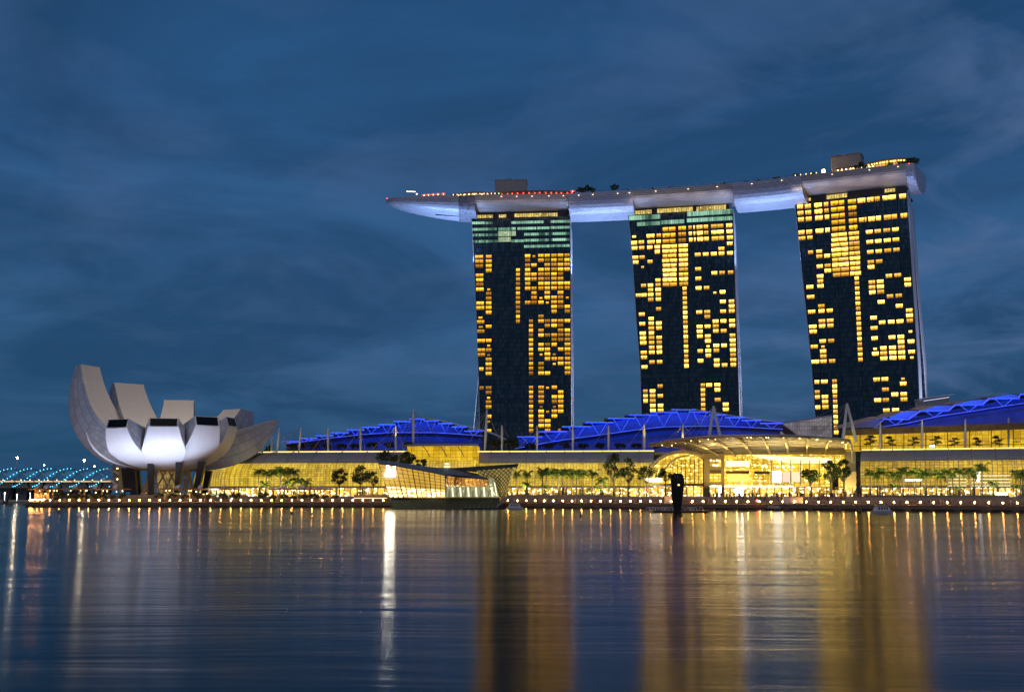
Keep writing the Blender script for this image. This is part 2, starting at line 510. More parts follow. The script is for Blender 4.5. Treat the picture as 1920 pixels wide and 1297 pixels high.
# ------------------------------------------------------------------ hotel towers
ZT = 188.0
class Tower:
    def __init__(s, tl, tr, left, right):
        s.A = atZ(*tl, ZT); s.B = atZ(*tr, ZT)
        s.u = V((s.B.x - s.A.x, s.B.y - s.A.y, 0)).normalized()
        s.n = V((s.u.y, -s.u.x, 0))           # towards the camera
        L = sorted([s.sz(*p) for p in left], key=lambda q: q[1]); Rr = sorted([s.sz(*p) for p in right], key=lambda q: q[1])
        s.L, s.R = L, Rr
    def sz(s, px, py):
        p = onplane(px, py, s.A, s.n); return ((p - s.A).dot(s.u), p.z)
    def left(s, z):
        return float(np.interp(z, [q[1] for q in s.L], [q[0] for q in s.L]))
    def right(s, z):
        return float(np.interp(z, [q[1] for q in s.R], [q[0] for q in s.R]))
    def P(s, a, z, off=0.0):
        return V((s.A.x, s.A.y, 0)) + s.u * a + s.n * off + V((0, 0, z))

def quad_uv(mb, T, s0, s1, z0, z1, off, ci, ri):
    P = [T.P(s0, z0, off), T.P(s1, z0, off), T.P(s1, z1, off), T.P(s0, z1, off)]
    e = .002
    mb.face(P, [(ci + e, ri + e), (ci + 1 - e, ri + e), (ci + 1 - e, ri + 1 - e), (ci + e, ri + 1 - e)])
    # reveal sides so that the pane stands in a real frame depth
    B = [T.P(s0, z0, .02), T.P(s1, z0, .02), T.P(s1, z1, .02), T.P(s0, z1, .02)]
    for i in range(4):
        j = (i + 1) % 4
        mb.face([B[i], B[j], P[j], P[i]], [(ci + .01, ri + .01)] * 4)

def build_tower(T, label, wins, roommat, bands, crown, splay, fin_e, lean_left=0):
    base = T.P((T.left(0) + T.right(0)) / 2, 4.5)
    root = thing('hotel_tower', base, label, 'tower')
    zs = [4.5] + [i * 8.0 for i in range(1, 23)] + [ZT]
    f = MB()
    P = [[T.P(T.left(z) + (T.right(z) - T.left(z)) * k / 6, z) for k in range(7)] for z in zs]
    UV = [[(T.left(z) + (T.right(z) - T.left(z)) * k / 6, z) for k in range(7)] for z in zs]
    f.grid([r_[:] for r_ in P], UV)
    dep = 12.0
    f.build('facade', M['facade'], root)
    # west slab body: end walls, top
    for side in ('r', 'l'):
        fn = MB()
        for z0, z1 in zip(zs, zs[1:]):
            E = T.right if side == 'r' else T.left
            g0, g1 = E(z0), E(z1)
            o_ = .35 if side == 'r' else -.35
            a = [T.P(g0, z0, .35), T.P(g0 + o_, z0, .35), T.P(g0 + o_, z0, -dep), T.P(g0, z0, -dep)]
            b = [T.P(g1, z1, .35), T.P(g1 + o_, z1, .35), T.P(g1 + o_, z1, -dep), T.P(g1, z1, -dep)]
            if side == 'l': a = [a[1], a[0], a[3], a[2]]; b = [b[1], b[0], b[3], b[2]]
            fn.box8(a + b)
        fn.build('end_wall', M['fin'], root)
    # second slab leaning out behind
    def back(z): return dep + 1.5 + splay * (1 - z / ZT) ** 1.6
    sl = MB(); ed = MB(); edl = MB()
    zz = [4.5] + [i * 12.0 for i in range(1, 15)] + [182]
    for z0, z1 in zip(zz, zz[1:]):
        def ring(z):
            l = T.left(z) - lean_left * max(0, 1 - z / 105) ** 1.0; r_ = T.right(z)
            b0 = back(z)
            return [T.P(l, z, -b0), T.P(r_, z, -b0), T.P(r_, z, -b0 - 11), T.P(l, z, -b0 - 11)]
        sl.box8(ring(z0) + ring(z1))
        for E, mb, k in ((1, ed, 1), (0, edl, -1)):
            A0, A1 = ring(z0), ring(z1)
            i, j = (1, 2) if E else (3, 0)
            w_ = T.u * (.4 * k)
            aa = [A0[i], A0[i] + w_, A0[j] + w_, A0[j]]; bb = [A1[i], A1[i] + w_, A1[j] + w_, A1[j]]
            mb.box8(aa + bb)
    sl.build('rear_slab', M['facade'], root)
    ed.build('rear_end_wall', M['fin'], root); edl.build('rear_end_wall', M['fin'], root)
    # crown: recessed top storey under the deck
    cr = MB(); lt = MB()
    c0, c1 = crown[0], crown[1]
    s0 = T.sz(*c0)[0]; s1 = T.sz(*c1)[0]
    b4 = [T.P(s0, ZT, -2), T.P(s1, ZT, -2), T.P(s1, ZT, -10), T.P(s0, ZT, -10)]
    cr.box8(b4 + [p + V((0, 0, 5.2)) for p in b4])
    tp = [T.P(T.left(ZT), ZT - .05, 0), T.P(T.right(ZT), ZT - .05, 0), T.P(T.right(ZT), ZT - .05, -26), T.P(T.left(ZT), ZT - .05, -26)]
    cr.box8([p - V((0, 0, .8)) for p in tp] + tp)
    # columns carrying the deck and rooftop plant
    for k in range(9):
        p = T.P(s0 + (s1 - s0) * (k + .5) / 9, ZT, -6)
        cr.tube([p, p + V((0, 0, 11))], .7, 6)
    for k in range(7):
        a_ = s0 + (s1 - s0) * (k + .2 + .3 * rnd.random()) / 7
        hh = rnd.uniform(1.2, 2.4)
        q_ = [T.P(a_, ZT + 5.2, -2.5), T.P(a_ + 4, ZT + 5.2, -2.5), T.P(a_ + 4, ZT + 5.2, -6), T.P(a_, ZT + 5.2, -6)]
        cr.box8(q_ + [p + V((0, 0, hh)) for p in q_])
    cro = cr.build('crown', M['dark_metal'], root)
    L_ = s1 - s0
    for (a, b, z0, z1) in crown[2]:
        lt = MB(); lt.face([T.P(s0 + L_ * a, ZT + z0, -1.9), T.P(s0 + L_ * b, ZT + z0, -1.9), T.P(s0 + L_ * b, ZT + z1, -1.9), T.P(s0 + L_ * a, ZT + z1, -1.9)],
                [(a * L_, 0), (b * L_, 0), (b * L_, z1 - z0), (a * L_, z1 - z0)])
        lt.build('lounge_window', M['lounge_yellow'], cro)
    # bands of office glazing
    for i, (pts, mt) in enumerate(bands):
        bmesh_ = MB()
        for (xa, ya, xb, h) in pts:
            sa, za = T.sz(xa, ya); sb, _ = T.sz(xb, ya)
            zc = za; hh = h
            P_ = [T.P(sa, zc - hh / 2, .12), T.P(sb, zc - hh / 2, .12), T.P(sb, zc + hh / 2, .12), T.P(sa, zc + hh / 2, .12)]
            bmesh_.face(P_, [(sa, za), (sb, za), (sb, za + hh), (sa, za + hh)])
        bmesh_.build('office_band', M[mt], root)
    # windows: the hundred largest are parts, the rest one part
    wins = sorted(wins, key=lambda w_: -(w_[1] - w_[0]) * (w_[3] - w_[2]))
    rest = MB()
    for i, (a, b, z0, z1, mt) in enumerate(wins):
        if i < 99:
            wm = MB(); quad_uv(wm, T, a, b, z0, z1, .14, 3 + i * 2, 5 + (i * 7) % 91)
            wm.build('window', M[mt], root)
        else:
            quad_uv(rest, T, a, b, z0, z1, .14, 3 + i * 2, 5 + (i * 7) % 91)
    if rest.f:
        o = rest.build('lit_windows', M[roommat], root); o['kind'] = 'stuff'
    # cool flood light grazing the end walls
    if fin_e:
        c_ = T.P(T.right(60), 0)
        for zt, e in ((55, fin_e * 6), (140, fin_e * 12)):
            spot('end_wall_flood', c_ + T.u * 36 + T.n * (-8) + V((0, 0, 10)), T.P(T.right(zt), zt, -10), e, 52, (.60, .64, 1.0))
        if lean_left:
            c_ = T.P(T.left(60), 0)
            spot('end_wall_flood', c_ - T.u * 60 + T.n * (-30) + V((0, 0, 10)), T.P(T.left(50), 50, -36), fin_e * 70, 60, (.55, .66, 1.0))  # added spot standing in for the LED edge of the leaning slab
    return root

def grid_windows(T, ref0, refn, nk, cols, half=.47):
    """ref0/refn: pixels of row 0 and row nk in one column; cols: dict of ((px,py top),(px,py low), width px, rows)"""
    z0 = T.sz(*ref0)[1]; zn = T.sz(*refn)[1]; pitch = (z0 - zn) / nk
    out = []
    for (p1, p2, wpx, rows, mt) in cols:
        a1, za = T.sz(*p1); a2, zb = T.sz(*p2)
        wm = wpx / F * (T.P(a1, za)).y
        for k in rows:
            small = isinstance(k, float)
            kk = int(k); z = z0 - kk * pitch
            a = a1 + (a2 - a1) * (za - z) / max(1e-6, za - zb)
            wj = wm * (.5 if small else rnd.uniform(.92, 1.04)); hh = pitch * (.24 if small else half * .82)
            zo = -.3 if small else 0
            out.append((a - wj / 2, a + wj / 2, z - hh + zo, z + hh + zo, mt))
    return out, pitch
def R_(s):
    """'0-3,7,9.5' -> rows; a .5 marks a small glow"""
    o = []
    for p in s.split(','):
        if '-' in p:
            a, b = p.split('-'); o += list(range(int(a), int(b) + 1))
        elif '.' in p: o.append(float(p))
        elif p: o.append(int(p))
    return o

AM, WM = 'room_amber', 'room_warm'
# left tower
TL = Tower((884.5, 409.5), (1068.6, 405.5),
           [(884.5, 409.5), (887, 450), (888.4, 480), (891, 532), (893.6, 598), (895, 632), (898, 716), (900, 795), (902, 900)],
           [(1068.6, 405.5), (1069.6, 480), (1069.8, 600), (1070.6, 795), (1071, 900)])
c6 = lambda x, y: (870 + x / 8.727, 380 + y / 8.727)
c1 = lambda x, y: (870 + x / 3.814, 480 + y / 3.814)
def cc(f1, x1, y1, f2, x2, y2): return f1(x1, y1), f2(x2, y2)
lc = [
    (*cc(c1, 108, 0, c1, 124, 700), 14.5, R_('0,1,2,4,5,6,7,10,11,13.5,14,15.5,16,18,20,21'), AM),
    (*cc(c1, 124, 800, c1, 130, 1200), 8, R_('24,28'), AM),
    (*cc(c1, 177, 0, c1, 176, 1200), 10.5, R_('0,1,2,3,7.5,8,9,10,11,12,15,18,19.5,20,21.5,22,23,24,25,28,29,30.5,31,32,34,35.5,37'), AM),
    (*cc(c1, 386, 100, c1, 386, 467), 7.4, R_('3-14'), AM),
    (*cc(c1, 479, 467, c1, 480, 1248), 7.4, R_('14-25,28-37'), AM),
    (*cc(c1, 455, 0, c1, 456, 332), 9.8, R_('0-7,10'), AM),
    (*cc(c1, 500, 0, c1, 501, 332), 9.8, R_('0.5,2,4,5,7,8,9,10'), AM),
    (*cc(c1, 550, 0, c1, 552, 1216), 10, R_('0,1,3-7,9.5,10,13,14,16,17,19,20,21.5,23,24,25,28,29,30,31,32.5,33,34,35,36'), AM),
    (*cc(c1, 595, 0, c1, 598, 1216), 10, R_('0-9,10.5,14,15,17,19,20,21,22,25,28.5,33.5,35,36,37'), AM),
    (*cc(c1, 643, 0, c1, 647, 1216), 10, R_('0-7,9,10,11,12,14,15,17,18,19,21.5,22,23.5,28,30,31,32.5,33,34'), AM),
    (*cc(c1, 690, 0, c1, 692, 1216), 10, R_('0-11,14,15,16,17,18,20,22,23,29,30,31,32,33,37'), AM),
    (*cc(c1, 737, 0, c1, 741, 839), 10, R_('0,1,2,3,6,7,9.5,11,12,14,16,17,18,19,20,21,22,23,24,25'), AM),
]
wl, _p = grid_windows(TL, c1(643, -2), c1(643, 1248), 37, lc)
gb = []
for (xa, xb, y) in ((130, 340, 335), (350, 470, 335), (775, 980, 328), (985, 1300, 322), (1415, 1730, 312),
                    (135, 540, 440), (560, 760, 432), (775, 845, 425), (875, 1185, 425), (1200, 1400, 418), (1415, 1728, 410),
                    (145, 340, 532), (350, 550, 530), (985, 1400, 520), (1415, 1728, 510),
                    (148, 340, 637), (350, 550, 634), (775, 980, 628), (985, 1400, 618), (1415, 1728, 608),
                    (985, 1400, 718), (1415, 1728, 708)):
    x0, y0 = c6(xa, y); x1, _ = c6(xb, y); gb.append((x0, y0, x1, 1.75))
x0, y0 = c6(558, 510); x1, _ = c6(765, 510)
gb2 = [(x0, y0, x1, 3.6)]; x0, y0 = c6(560, 606); gb2.append((x0, y0, x1, 3.2)); x0, y0 = c6(778, 505); x1, _ = c6(845, 505); gb2.append((x0, y0, x1, 3.2))
tower_l = build_tower(TL, 'dark glass hotel tower with green-lit top floors, leftmost of three', wl, AM,
    [(gb, 'office_green'), (gb2, 'office_pale')], ((893, 400), (1062, 398), [(.0, .18, .5, 2.6), (.25, .33, .5, 2.6), (.42, .9, .6, 3.0), (.45, .97, 4.6, 5.0)]), 30, 26000, 15)

# middle tower
TM = Tower((1178.4, 403), (1374.3, 392),
           [(1178.4, 403), (1186, 482), (1193.5, 600), (1197.8, 653), (1201, 692), (1203, 770), (1206, 900)],
           [(1374.3, 392), (1380.3, 599), (1381.8, 631), (1386, 778), (1388, 900)])
m2 = lambda x, y: (1170 + x / 5.896, 380 + y / 5.896)
m3 = lambda x, y: (1180 + x / 5.896, 580 + y / 5.896)
mc = [
    (*cc(m2, 117, 505, m2, 160, 1025), 10.5, R_('0,2,3,10'), WM),
    (*cc(m2, 195, 500, m2, 222, 1025), 10, R_('0,2,4.5,8,10'), WM),
    (*cc(m3, 138, 58, m3, 168, 640), 11.5, R_('14,16,18,19,20,22,23,25'), WM),
    (*cc(m2, 285, 500, m3, 260, 1062), 10, R_('0,3,8,9,10,11,15-22,24,30,31,32,33,34'), WM),
    (*cc(m3, 178, 905, m3, 180, 1012), 8, R_('30,31,32'), WM),
    (*cc(m2, 368, 493, m3, 345, 1060), 10, R_('0,1,7,8,9,10,11,13,16,17,19,20,21,22,24,29,31,33,34'), WM),
    (*cc(m2, 503, 488, m2, 506, 908), 27, R_('0-8'), WM),
    (*cc(m2, 655, 480, m2, 660, 900), 17.5, R_('0-8'), WM),
    (*cc(m2, 670, 955, m3, 632, 620), 7.6, R_('9-25'), WM),
    (*cc(m3, 813, 840, m3, 817, 1105), 7.6, R_('29-34'), WM),
    (*cc(m2, 815, 570, m3, 787, 568), 10.5, R_('2,5,7,9,14,17,18,19,22,24'), WM),
    (*cc(m2, 903, 565, m3, 882, 840), 10.5, R_('2,9,14,15,17,19,20,21.5,22,23,29'), WM),
    (*cc(m2, 993, 560, m3, 977, 1000), 10.5, R_('2,6,10.5,16,17,18,21,22,24,25,29,30,32'), WM),
    (*cc(m2, 1078, 553, m3, 1067, 1105), 10.5, R_('1,2,6,10,12,14,16,18,21,25,33,34'), WM),
    (*cc(m2, 1172, 550, m3, 1150, 610), 10.5, R_('0,2,6,12,13,14,16,17,19,20,21,22,23,24,25'), WM),
]
wm_, pm = grid_windows(TM, m2(285, 497), m3(253, 583), 24, mc)
def suites(T, rows, spec, mt):
    """rows: pixel y at the spec's reference column; spec: (px, py offset, width px)"""
    out = []
    for (x, y, wpx, hm, sm) in spec:
        a, z = T.sz(x, y); wm = wpx / F * T.P(a, z).y
        out.append((a - wm / 2, a + wm / 2, z - hm / 2, z + hm / 2, sm or mt))
    return out
sp = []
for y_, on in ((296, 1), (363, 1), (430, 1)):
    sp.append((*m2(498, y_), 24, 2.9, AM)); sp.append((*m2(643, y_ - 10), 14, 2.9, AM))
    for x, w_ in ((730, 6), (775, 3), (835, 11), (905, 8), (1030, 23), (1163, 11)):
        sp.append((*m2(x + (y_ - 296) * .06, y_ - 18 - (x - 730) * .055), w_, 2.7, None))
for x, y_, w_ in ((112, 447, 11), (192, 440, 10), (300, 437, 14), (383, 432, 8), (293, 370, 15), (385, 365, 8), (112, 378, 7)):
    sp.append((*m2(x, y_), w_, 2.6 if x != 112 or y_ > 400 else 1.6, None if y_ != 378 else AM))
wm_ += suites(TM, None, sp, WM)
gm = []
for (xa, xb, y) in ((58, 400, 172), (700, 880, 128), (880, 1200, 115)):
    x0, y0 = m2(xa, y); x1, _ = m2(xb, y); gm.append((x0, y0, x1, 3.0))
for (xa, xb, y) in ((145, 400, 240), (410, 665, 220), (695, 930, 198), (935, 1200, 185)):
    x0, y0 = m2(xa, y); x1, _ = m2(xb, y); gm.append((x0, y0, x1, 2.6))
tower_m = build_tower(TM, 'hotel tower between the other two, thin green floor below the deck', wm_, WM,
    [(gm, 'office_green')], ((1190, 397), (1366, 385), [(.0, .18, .4, 3.0), (.24, .62, .6, 3.4), (.66, .69, .4, 3.2), (.7, .97, .6, 3.6)]), 32, 26000, 7)

# right tower
TR = Tower((1490.8, 381.2), (1700.6, 358.5),
           [(1490.8, 381.2), (1511.4, 579), (1521.8, 682), (1530.5, 801), (1537, 900)],
           [(1700.6, 358.5), (1714.2, 579), (1721, 685.6), (1724, 768.5), (1728, 900)])
r4 = lambda x, y: (1480 + x / 5.189, 340 + y / 5.189)
r5 = lambda x, y: (1490 + x / 5.189, 570 + y / 5.189)
rc = [
    (*cc(r4, 122, 552, r4, 225, 1270), 12.5, R_('0'), WM),
    (*cc(r4, 200, 1028, r5, 202, 563), 13.5, R_('10,12,15,18,19,22,25'), WM),
    (*cc(r4, 200, 545, r4, 207, 688), 10, R_('0,3'), WM),
    (*cc(r5, 217, 757, r5, 225, 1003), 9, R_('29,31,32,34'), WM),
    (*cc(r4, 290, 680, r5, 307, 1200), 11.5, R_('3,4,6,8,9,10,14,15,17,18,21,22.5,23,24,25,29,32,33,34,38'), WM),
    (*cc(r4, 368, 722, r5, 365, 555), 11.5, R_('4,6,7,15,17,18,21,25'), WM),
    (*cc(r4, 485, 522, r4, 503, 912), 30, R_('0-8'), WM),
    (*cc(r4, 628, 510, r4, 645, 900), 19, R_('0-8'), WM),
    (*cc(r4, 656, 945, r5, 641, 545), 8, R_('9-25'), WM),
    (*cc(r5, 388, 745, r5, 404, 1250), 8, R_('29-39'), WM),
    (*cc(r4, 778, 487, r5, 808, 938), 12, R_('0,2,4,6,7,10,11,12,17,19,21,23.5,24,29,33'), WM),
    (*cc(r4, 860, 480, r5, 893, 1035), 12, R_('0,2,4,6,10,11,12,14,18,23,24,25,29,31,33,35,36'), WM),
    (*cc(r4, 948, 472, r5, 982, 1033), 12, R_('0,2,4,9,13,18,21,23,24,25,32,35'), WM),
    (*cc(r4, 1032, 465, r5, 1064, 930), 12, R_('0,2,4,9,13,15,18,21,22,23,24,25,29.5,30,32,33'), WM),
    (*cc(r4, 1150, 955, r5, 1138, 467), 12, R_('10,11,16,17,18,20.5,22,24,25.5'), WM),
]
wr, pr = grid_windows(TR, r4(485, 522), r5(290, 558), 25, [c_ for c_ in rc])
sp = []
for i, y_ in enumerate((213, 275, 338, 400, 465)):
    sp.append((*r4(468 + i * 3, y_), 25, 3.0, AM)); sp.append((*r4(610 + i * 3, y_ - 13), 15, 3.0, AM))
for y_, dx_ in ((190, 0), (378, 12)):
    for x, w_ in ((690, 9), (730, 3), (788, 12), (855, 9), (972, 24), (1103, 12)):
        sp.append((*r4(x + dx_, y_ - (x - 690) * .105), w_, 3.0, None))
for y_, dx_ in ((250, 0), (312, 4), (374, 9), (500, 14)):
    for x, w_, dy_ in ((105, 11, 0), (180, 11, -6), (280, 14, -16), (358, 8, -24)):
        sp.append((*r4(x + dx_, y_ + dy_), w_, 2.9, None))
wr += suites(TR, None, sp, WM)
tower_r = build_tower(TR, 'hotel tower farthest from the lotus museum, all rows warm yellow', wr, WM,
    [], ((1500, 374), (1698, 352), [(.02, .10, 1.0, 3.0), (.25, .45, .8, 3.4), (.8, .9, 1.0, 3.2)]), 34, 26000, 4)

# ------------------------------------------------------------------ sky deck
def catmull(pts, n):
    out = []
    for i in range(len(pts) - 1):
        p0 = pts[max(i - 1, 0)]; p1 = pts[i]; p2 = pts[i + 1]; p3 = pts[min(i + 2, len(pts) - 1)]
        for k in range(n):
            t = k / n
            out.append(.5 * ((2 * p1) + (p2 - p0) * t + (2 * p0 - 5 * p1 + 4 * p2 - p3) * t * t + (3 * p1 - p0 - 3 * p2 + p3) * t ** 3))
    out.append(pts[-1]); return out
DZ = 200.0
HW = 18.5
near = [atZ(px, py, DZ) for px, py in ((846, 369), (900, 368), (960, 367.4), (1062, 366), (1140, 362.6), (1240, 357), (1372, 347), (1440, 340.5), (1512, 331.5), (1612, 320), (1700, 309.5), (1716, 307.5))]
nrs = []
for i, p in enumerate(near):
    t = (near[min(i + 1, len(near) - 1)] - near[max(i - 1, 0)]); t.z = 0; t.normalize()
    nrs.append(V((-t.y, t.x, 0)))
cen = [p + n * HW for p, n in zip(near, nrs)]
tip = atZ(724, 378, DZ)
line = [tip] + cen
line = catmull(line, 10)
arc = [0]
for a, b in zip(line, line[1:]):
    arc.append(arc[-1] + (b - a).length)
TOT = arc[-1]
def deck_at(d):
    d = min(max(d, 0), TOT)
    for i in range(len(arc) - 1):
        if arc[i + 1] >= d:
            k = (d - arc[i]) / max(1e-6, arc[i + 1] - arc[i]); p = line[i].lerp(line[i + 1], k)
            break
    i0, i1 = max(0, i - 3), min(len(line) - 1, i + 4)
    t = line[i1] - line[i0]; t.z = 0; t.normalize()
    return p, t, V((-t.y, t.x, 0))
def hwid(d):
    x = min(1, d / 75.0)
    w_ = HW * math.sqrt(max(0.0, 1 - (1 - x) ** 2.0))
    if TOT - d < 10: w_ *= 1 - .12 * ((10 - (TOT - d)) / 10) ** 2
    return max(.4, w_)
def px_to_d(px):
    best = min(range(0, 1200), key=lambda k: abs((lambda P: CX + F * P.x / (P.y * CP + (P.z - CAMH) * SP) - px)(near_pt(TOT * k / 1199.0))))
    return TOT * best / 1199.0
def near_pt(d):
    p, t, n = deck_at(d); return p - n * hwid(d)
def hull_ring(d, dep, nn=16):
    p, t, n = deck_at(d); w_ = hwid(d)
    k = min(1, d / 66.0); dp = dep * (k ** .52)
    pts = []
    pts.append(p - n * (w_ - .4) + V((0, 0, 1.2)))
    pts.append(p - n * w_ + V((0, 0, 1.2)))
    for j in range(nn + 1):
        th = math.pi * j / nn
        cs, sn = math.cos(th), math.sin(th)
        x = -abs(cs) ** .9 * (1 if cs > 0 else -1)
        pts.append(p + n * w_ * x + V((0, 0, -dp * sn ** .8 - .6 * min(1, k * 3))))
    pts.append(p + n * w_ + V((0, 0, 1.2)))
    pts.append(p + n * (w_ - .4) + V((0, 0, 1.2)))
    return pts
M['hull'] = panel_mat('hull_scales', (.55, .56, .62), (.26, .27, .34), 2.6, 1.4, .42, .15, .15, .12)
M['hull_dim_warm'] = panel_mat('hull_scales_dim_warm', (.46, .43, .43), (.25, .22, .20), 2.4, 1.3, .45, .15, .14, .09)  # weaker, warmer light over the towers put into the scale colour
M['hull_crinkled'] = plain('hull_crinkled', (.20, .20, .24), .5, .1, .7, .5, .5, .6)
deckroot = thing('rooftop_deck', tuple(deck_at(TOT / 2)[0]), 'long ship shaped deck resting across the three hotel towers', 'sky deck')
cuts = [0, px_to_d(860), px_to_d(890), px_to_d(1066), px_to_d(1186), px_to_d(1374), px_to_d(1502), px_to_d(1698), TOT]
deps = [12.5, 12.9, 7.5, 12.5, 7.5, 12.5, 7.5, 12.5]
for i, dep in enumerate(deps):
    a, b = cuts[i], cuts[i + 1]
    n = max(3, int((b - a) / 3)) if i else 40
    hb = MB(); P = []; UVs = []
    for k in range(n + 1):
        d = a + (b - a) * (k / n) ** (1.6 if i == 0 else 1)
        rg = hull_ring(d, dep); P.append(rg)
        v_ = 0; row = [(d, 0)]
        for q0, q1 in zip(rg, rg[1:]):
            v_ += (q1 - q0).length; row.append((d, v_))
        UVs.append(row)
    hb.grid(P, UVs)
    for e in (P[0], P[-1]):
        hb.face(e, [(q_.x, q_.z) for q_ in e])
    hb.build('hull_section', M['hull'] if i in (0, 3, 5, 7) else (M['hull_crinkled'] if i == 1 else M['hull_dim_warm']), deckroot)
dt = MB(); P = []; UVs = []
for k in range(90):
    d = TOT * (k / 89) ** 1.15; p, t, n = deck_at(d); w_ = hwid(d) - .5
    P.append([p - n * w_ + V((0, 0, .5)), p + n * w_ + V((0, 0, .5))]); UVs.append([(d, 0), (d, 2 * w_)])
dt.grid(P, UVs); dt.build('deck_floor', M['timber'], deckroot)
# parapet band and glass balustrade
pb = MB()
for k in range(100):
    d0, d1 = TOT * k / 100, TOT * (k + 1) / 100
    a, b = near_pt(d0), near_pt(d1)
    if k < 5: continue
    pb.tube([a + V((0, 0, 2.3)), b + V((0, 0, 2.3))], .10, 4, False)
    pb.tube([a + V((0, 0, 1.2)), a + V((0, 0, 2.3))], .06, 4, False)
pb.build('railing', M['grey_metal'], deckroot)
# maintenance walkway below the left tip
gw = MB()
gp = [atY(px, py, (near_pt(px_to_d(px)).y + 10)) for px, py in ((817, 402.5), (840, 404), (862, 405))]
gw.tube(gp, .5, 5); gw.tube([p + V((0, 0, 1.2)) for p in gp], .12, 4)
gw.build('gantry', M['dark_metal'], deckroot)
# hull floods (cool white, floating free in the air below the deck)
HC = (.33, .52, 1.0)
def hull_flood(px0, px1, ene, towards=0):
    d0, d1 = px_to_d(px0), px_to_d(px1)
    L = d1 - d0
    for fr in (.08, .30, .52, .74):
        d = d0 + L * fr
        p, t, n = deck_at(d)
        area('hull_flood', p - n * 4 + V((0, 0, -50)), p - n * 7 + V((0, 0, -8)), ene, 6, 3, HC, t)
hull_flood(1070, 1184, 7600)
hull_flood(1378, 1500, 7600)
for d, e in ((10, 5200), (26, 8500), (42, 10500), (56, 10500)):
    p, t, n = deck_at(d)
    area('hull_flood', p - n * 8 + V((0, 0, -42)), p - n * 3 + V((0, 0, -6)), e, 6, 3, HC, t)
p, t, n = deck_at(TOT - 3)
area('hull_flood', p - n * 26 + V((0, 0, -30)) + t * 4, p + V((0, 0, -6)), 2500, 4, 3, HC, t)
for T in (TL, TM, TR):
    # lamps in the air before the crown: low belly band, warm parapet wash
    for k in range(5):
        a = T.left(ZT) + (T.right(ZT) - T.left(ZT)) * (k + .5) / 5
        p = T.P(a, ZT + 6.2, 2.0)
        area('belly_uplight', p, T.P(a, ZT + 14, -6), 420, 9, .5, (.80, .74, 1.0), T.u)
        area('parapet_wash', T.P(a, ZT + 4, 16), T.P(a, ZT + 12, 0), 160, 9, 1, (1.0, .80, .66), T.u)

M['red_glow'] = emis('red_glow', (1, .05, .02), 7)
M['amber_glow'] = emis('amber_glow', (1, .52, .10), 6)
M['warm_glow'] = emis('warm_glow', (1, .72, .30), 8)
M['white_glow'] = emis('white_glow', (1, .93, .75), 9)
def dframe(px, back=8.0):
    d = px_to_d(px); p, t, n = deck_at(d)
    return p - n * (hwid(d) - back), t, n
# lift cores
def core(px0, px1, back, z1, label, aer):
    a, t, n = dframe(px0, back); b, t2, _ = dframe(px1, back)
    root = thing('lift_core', a + V((0, 0, .5)), label, 'lift core')
    c_ = (a + b) / 2; u = (b - a); u.z = 0
    mb = MB(); mb.obox(c_ + V((-u.y, u.x, 0)).normalized() * 6, u, u.length / 2, 6, DZ + .5, z1)
    mb.build('cladding', M['core'], root)
    ca = MB(); ca.obox(c_ + V((-u.y, u.x, 0)).normalized() * 6, u, u.length / 2 + .25, 6.25, z1 + .01, z1 + .5)
    ca.build('coping', M['grey_metal'], root)
    if aer:
        an = MB()
        an.tube([c_ + V((4, 4, z1 - DZ)), c_ + V((4, 4, z1 - DZ + 3))], .12, 4)
        for k in (-2, 0): an.ball(c_ + V((k, 3, z1 - DZ + 1.2)), .8, 6, 4)
        an.build('antenna', M['dark_metal'], root)
M['core'] = panel_mat('core_cladding', (.36, .34, .35), (.22, .2, .2), 1.6, 1.0, .6, .1, .06, .04, False)
core(925, 986, 16, 215, 'windowless grey lift block above the leftmost tower roof', True)
core(1551, 1608, 13, 214.5, 'windowless grey lift block above the rightmost tower roof', False)
def pavilion(pxs, back, h, roofh, label, glow, nlamps, lampm, bulge=0.0, lampr=.42):
    d0, d1 = px_to_d(pxs[0]), px_to_d(pxs[1]); N = 14
    root = thing('rooftop_restaurant', tuple(deck_at((d0 + d1) / 2)[0] + V((0, 0, .5))), label, 'restaurant')
    wl_, rf = MB(), MB(); P = []; Q = []; UVa = []
    for k in range(N + 1):
        d = d0 + (d1 - d0) * k / N; p, t, n = deck_at(d); e = p - n * (hwid(d) - back)
        hh = h + bulge * math.sin(math.pi * k / N)
        P.append([e + n * 1.5 + V((0, 0, .5)), e + n * 1.5 + V((0, 0, hh))]); UVa.append([(d, 0), (d, hh)])
        Q.append([e - n * 1.2 + V((0, 0, hh)), e - n * 1.2 + V((0, 0, hh + roofh)), e + n * 9 + V((0, 0, hh + roofh + .6)), e + n * 9 + V((0, 0, hh)), e - n * 1.2 + V((0, 0, hh))])
    wl_.grid(P, UVa); wl_.build('glazing', glow, root)
    rf.grid(Q, [[(0, 0)] * 5] * (N + 1)); rf.face(Q[0][:4]); rf.face(Q[-1][:4]); rf.build('canopy_roof', M['timber'], root)
    for k in range(nlamps):
        d = d0 + (d1 - d0) * (k + .5) / nlamps; p, t, n = deck_at(d); e = p - n * (hwid(d) - back + 1.0)
        lm = MB(); lm.ball(e + V((rnd.uniform(-.4, .4), 0, h * .8 + bulge * math.sin(math.pi * (k + .5) / nlamps) * .8)), lampr, 6, 4)
        lm.build('lantern', lampm, root)
G_dim = lit_glass('restaurant_dim', (.02, .008, .004), (.16, .06, .02), (.7, .35, .1), .8, 2.2, 9, .15, 0, 8, .62)
G_amb = lit_glass('restaurant_amber', (.25, .10, .015), (.85, .42, .07), (1.5, .9, .35), 1.2, 2.0, 9, .15, 0, 8, .55)
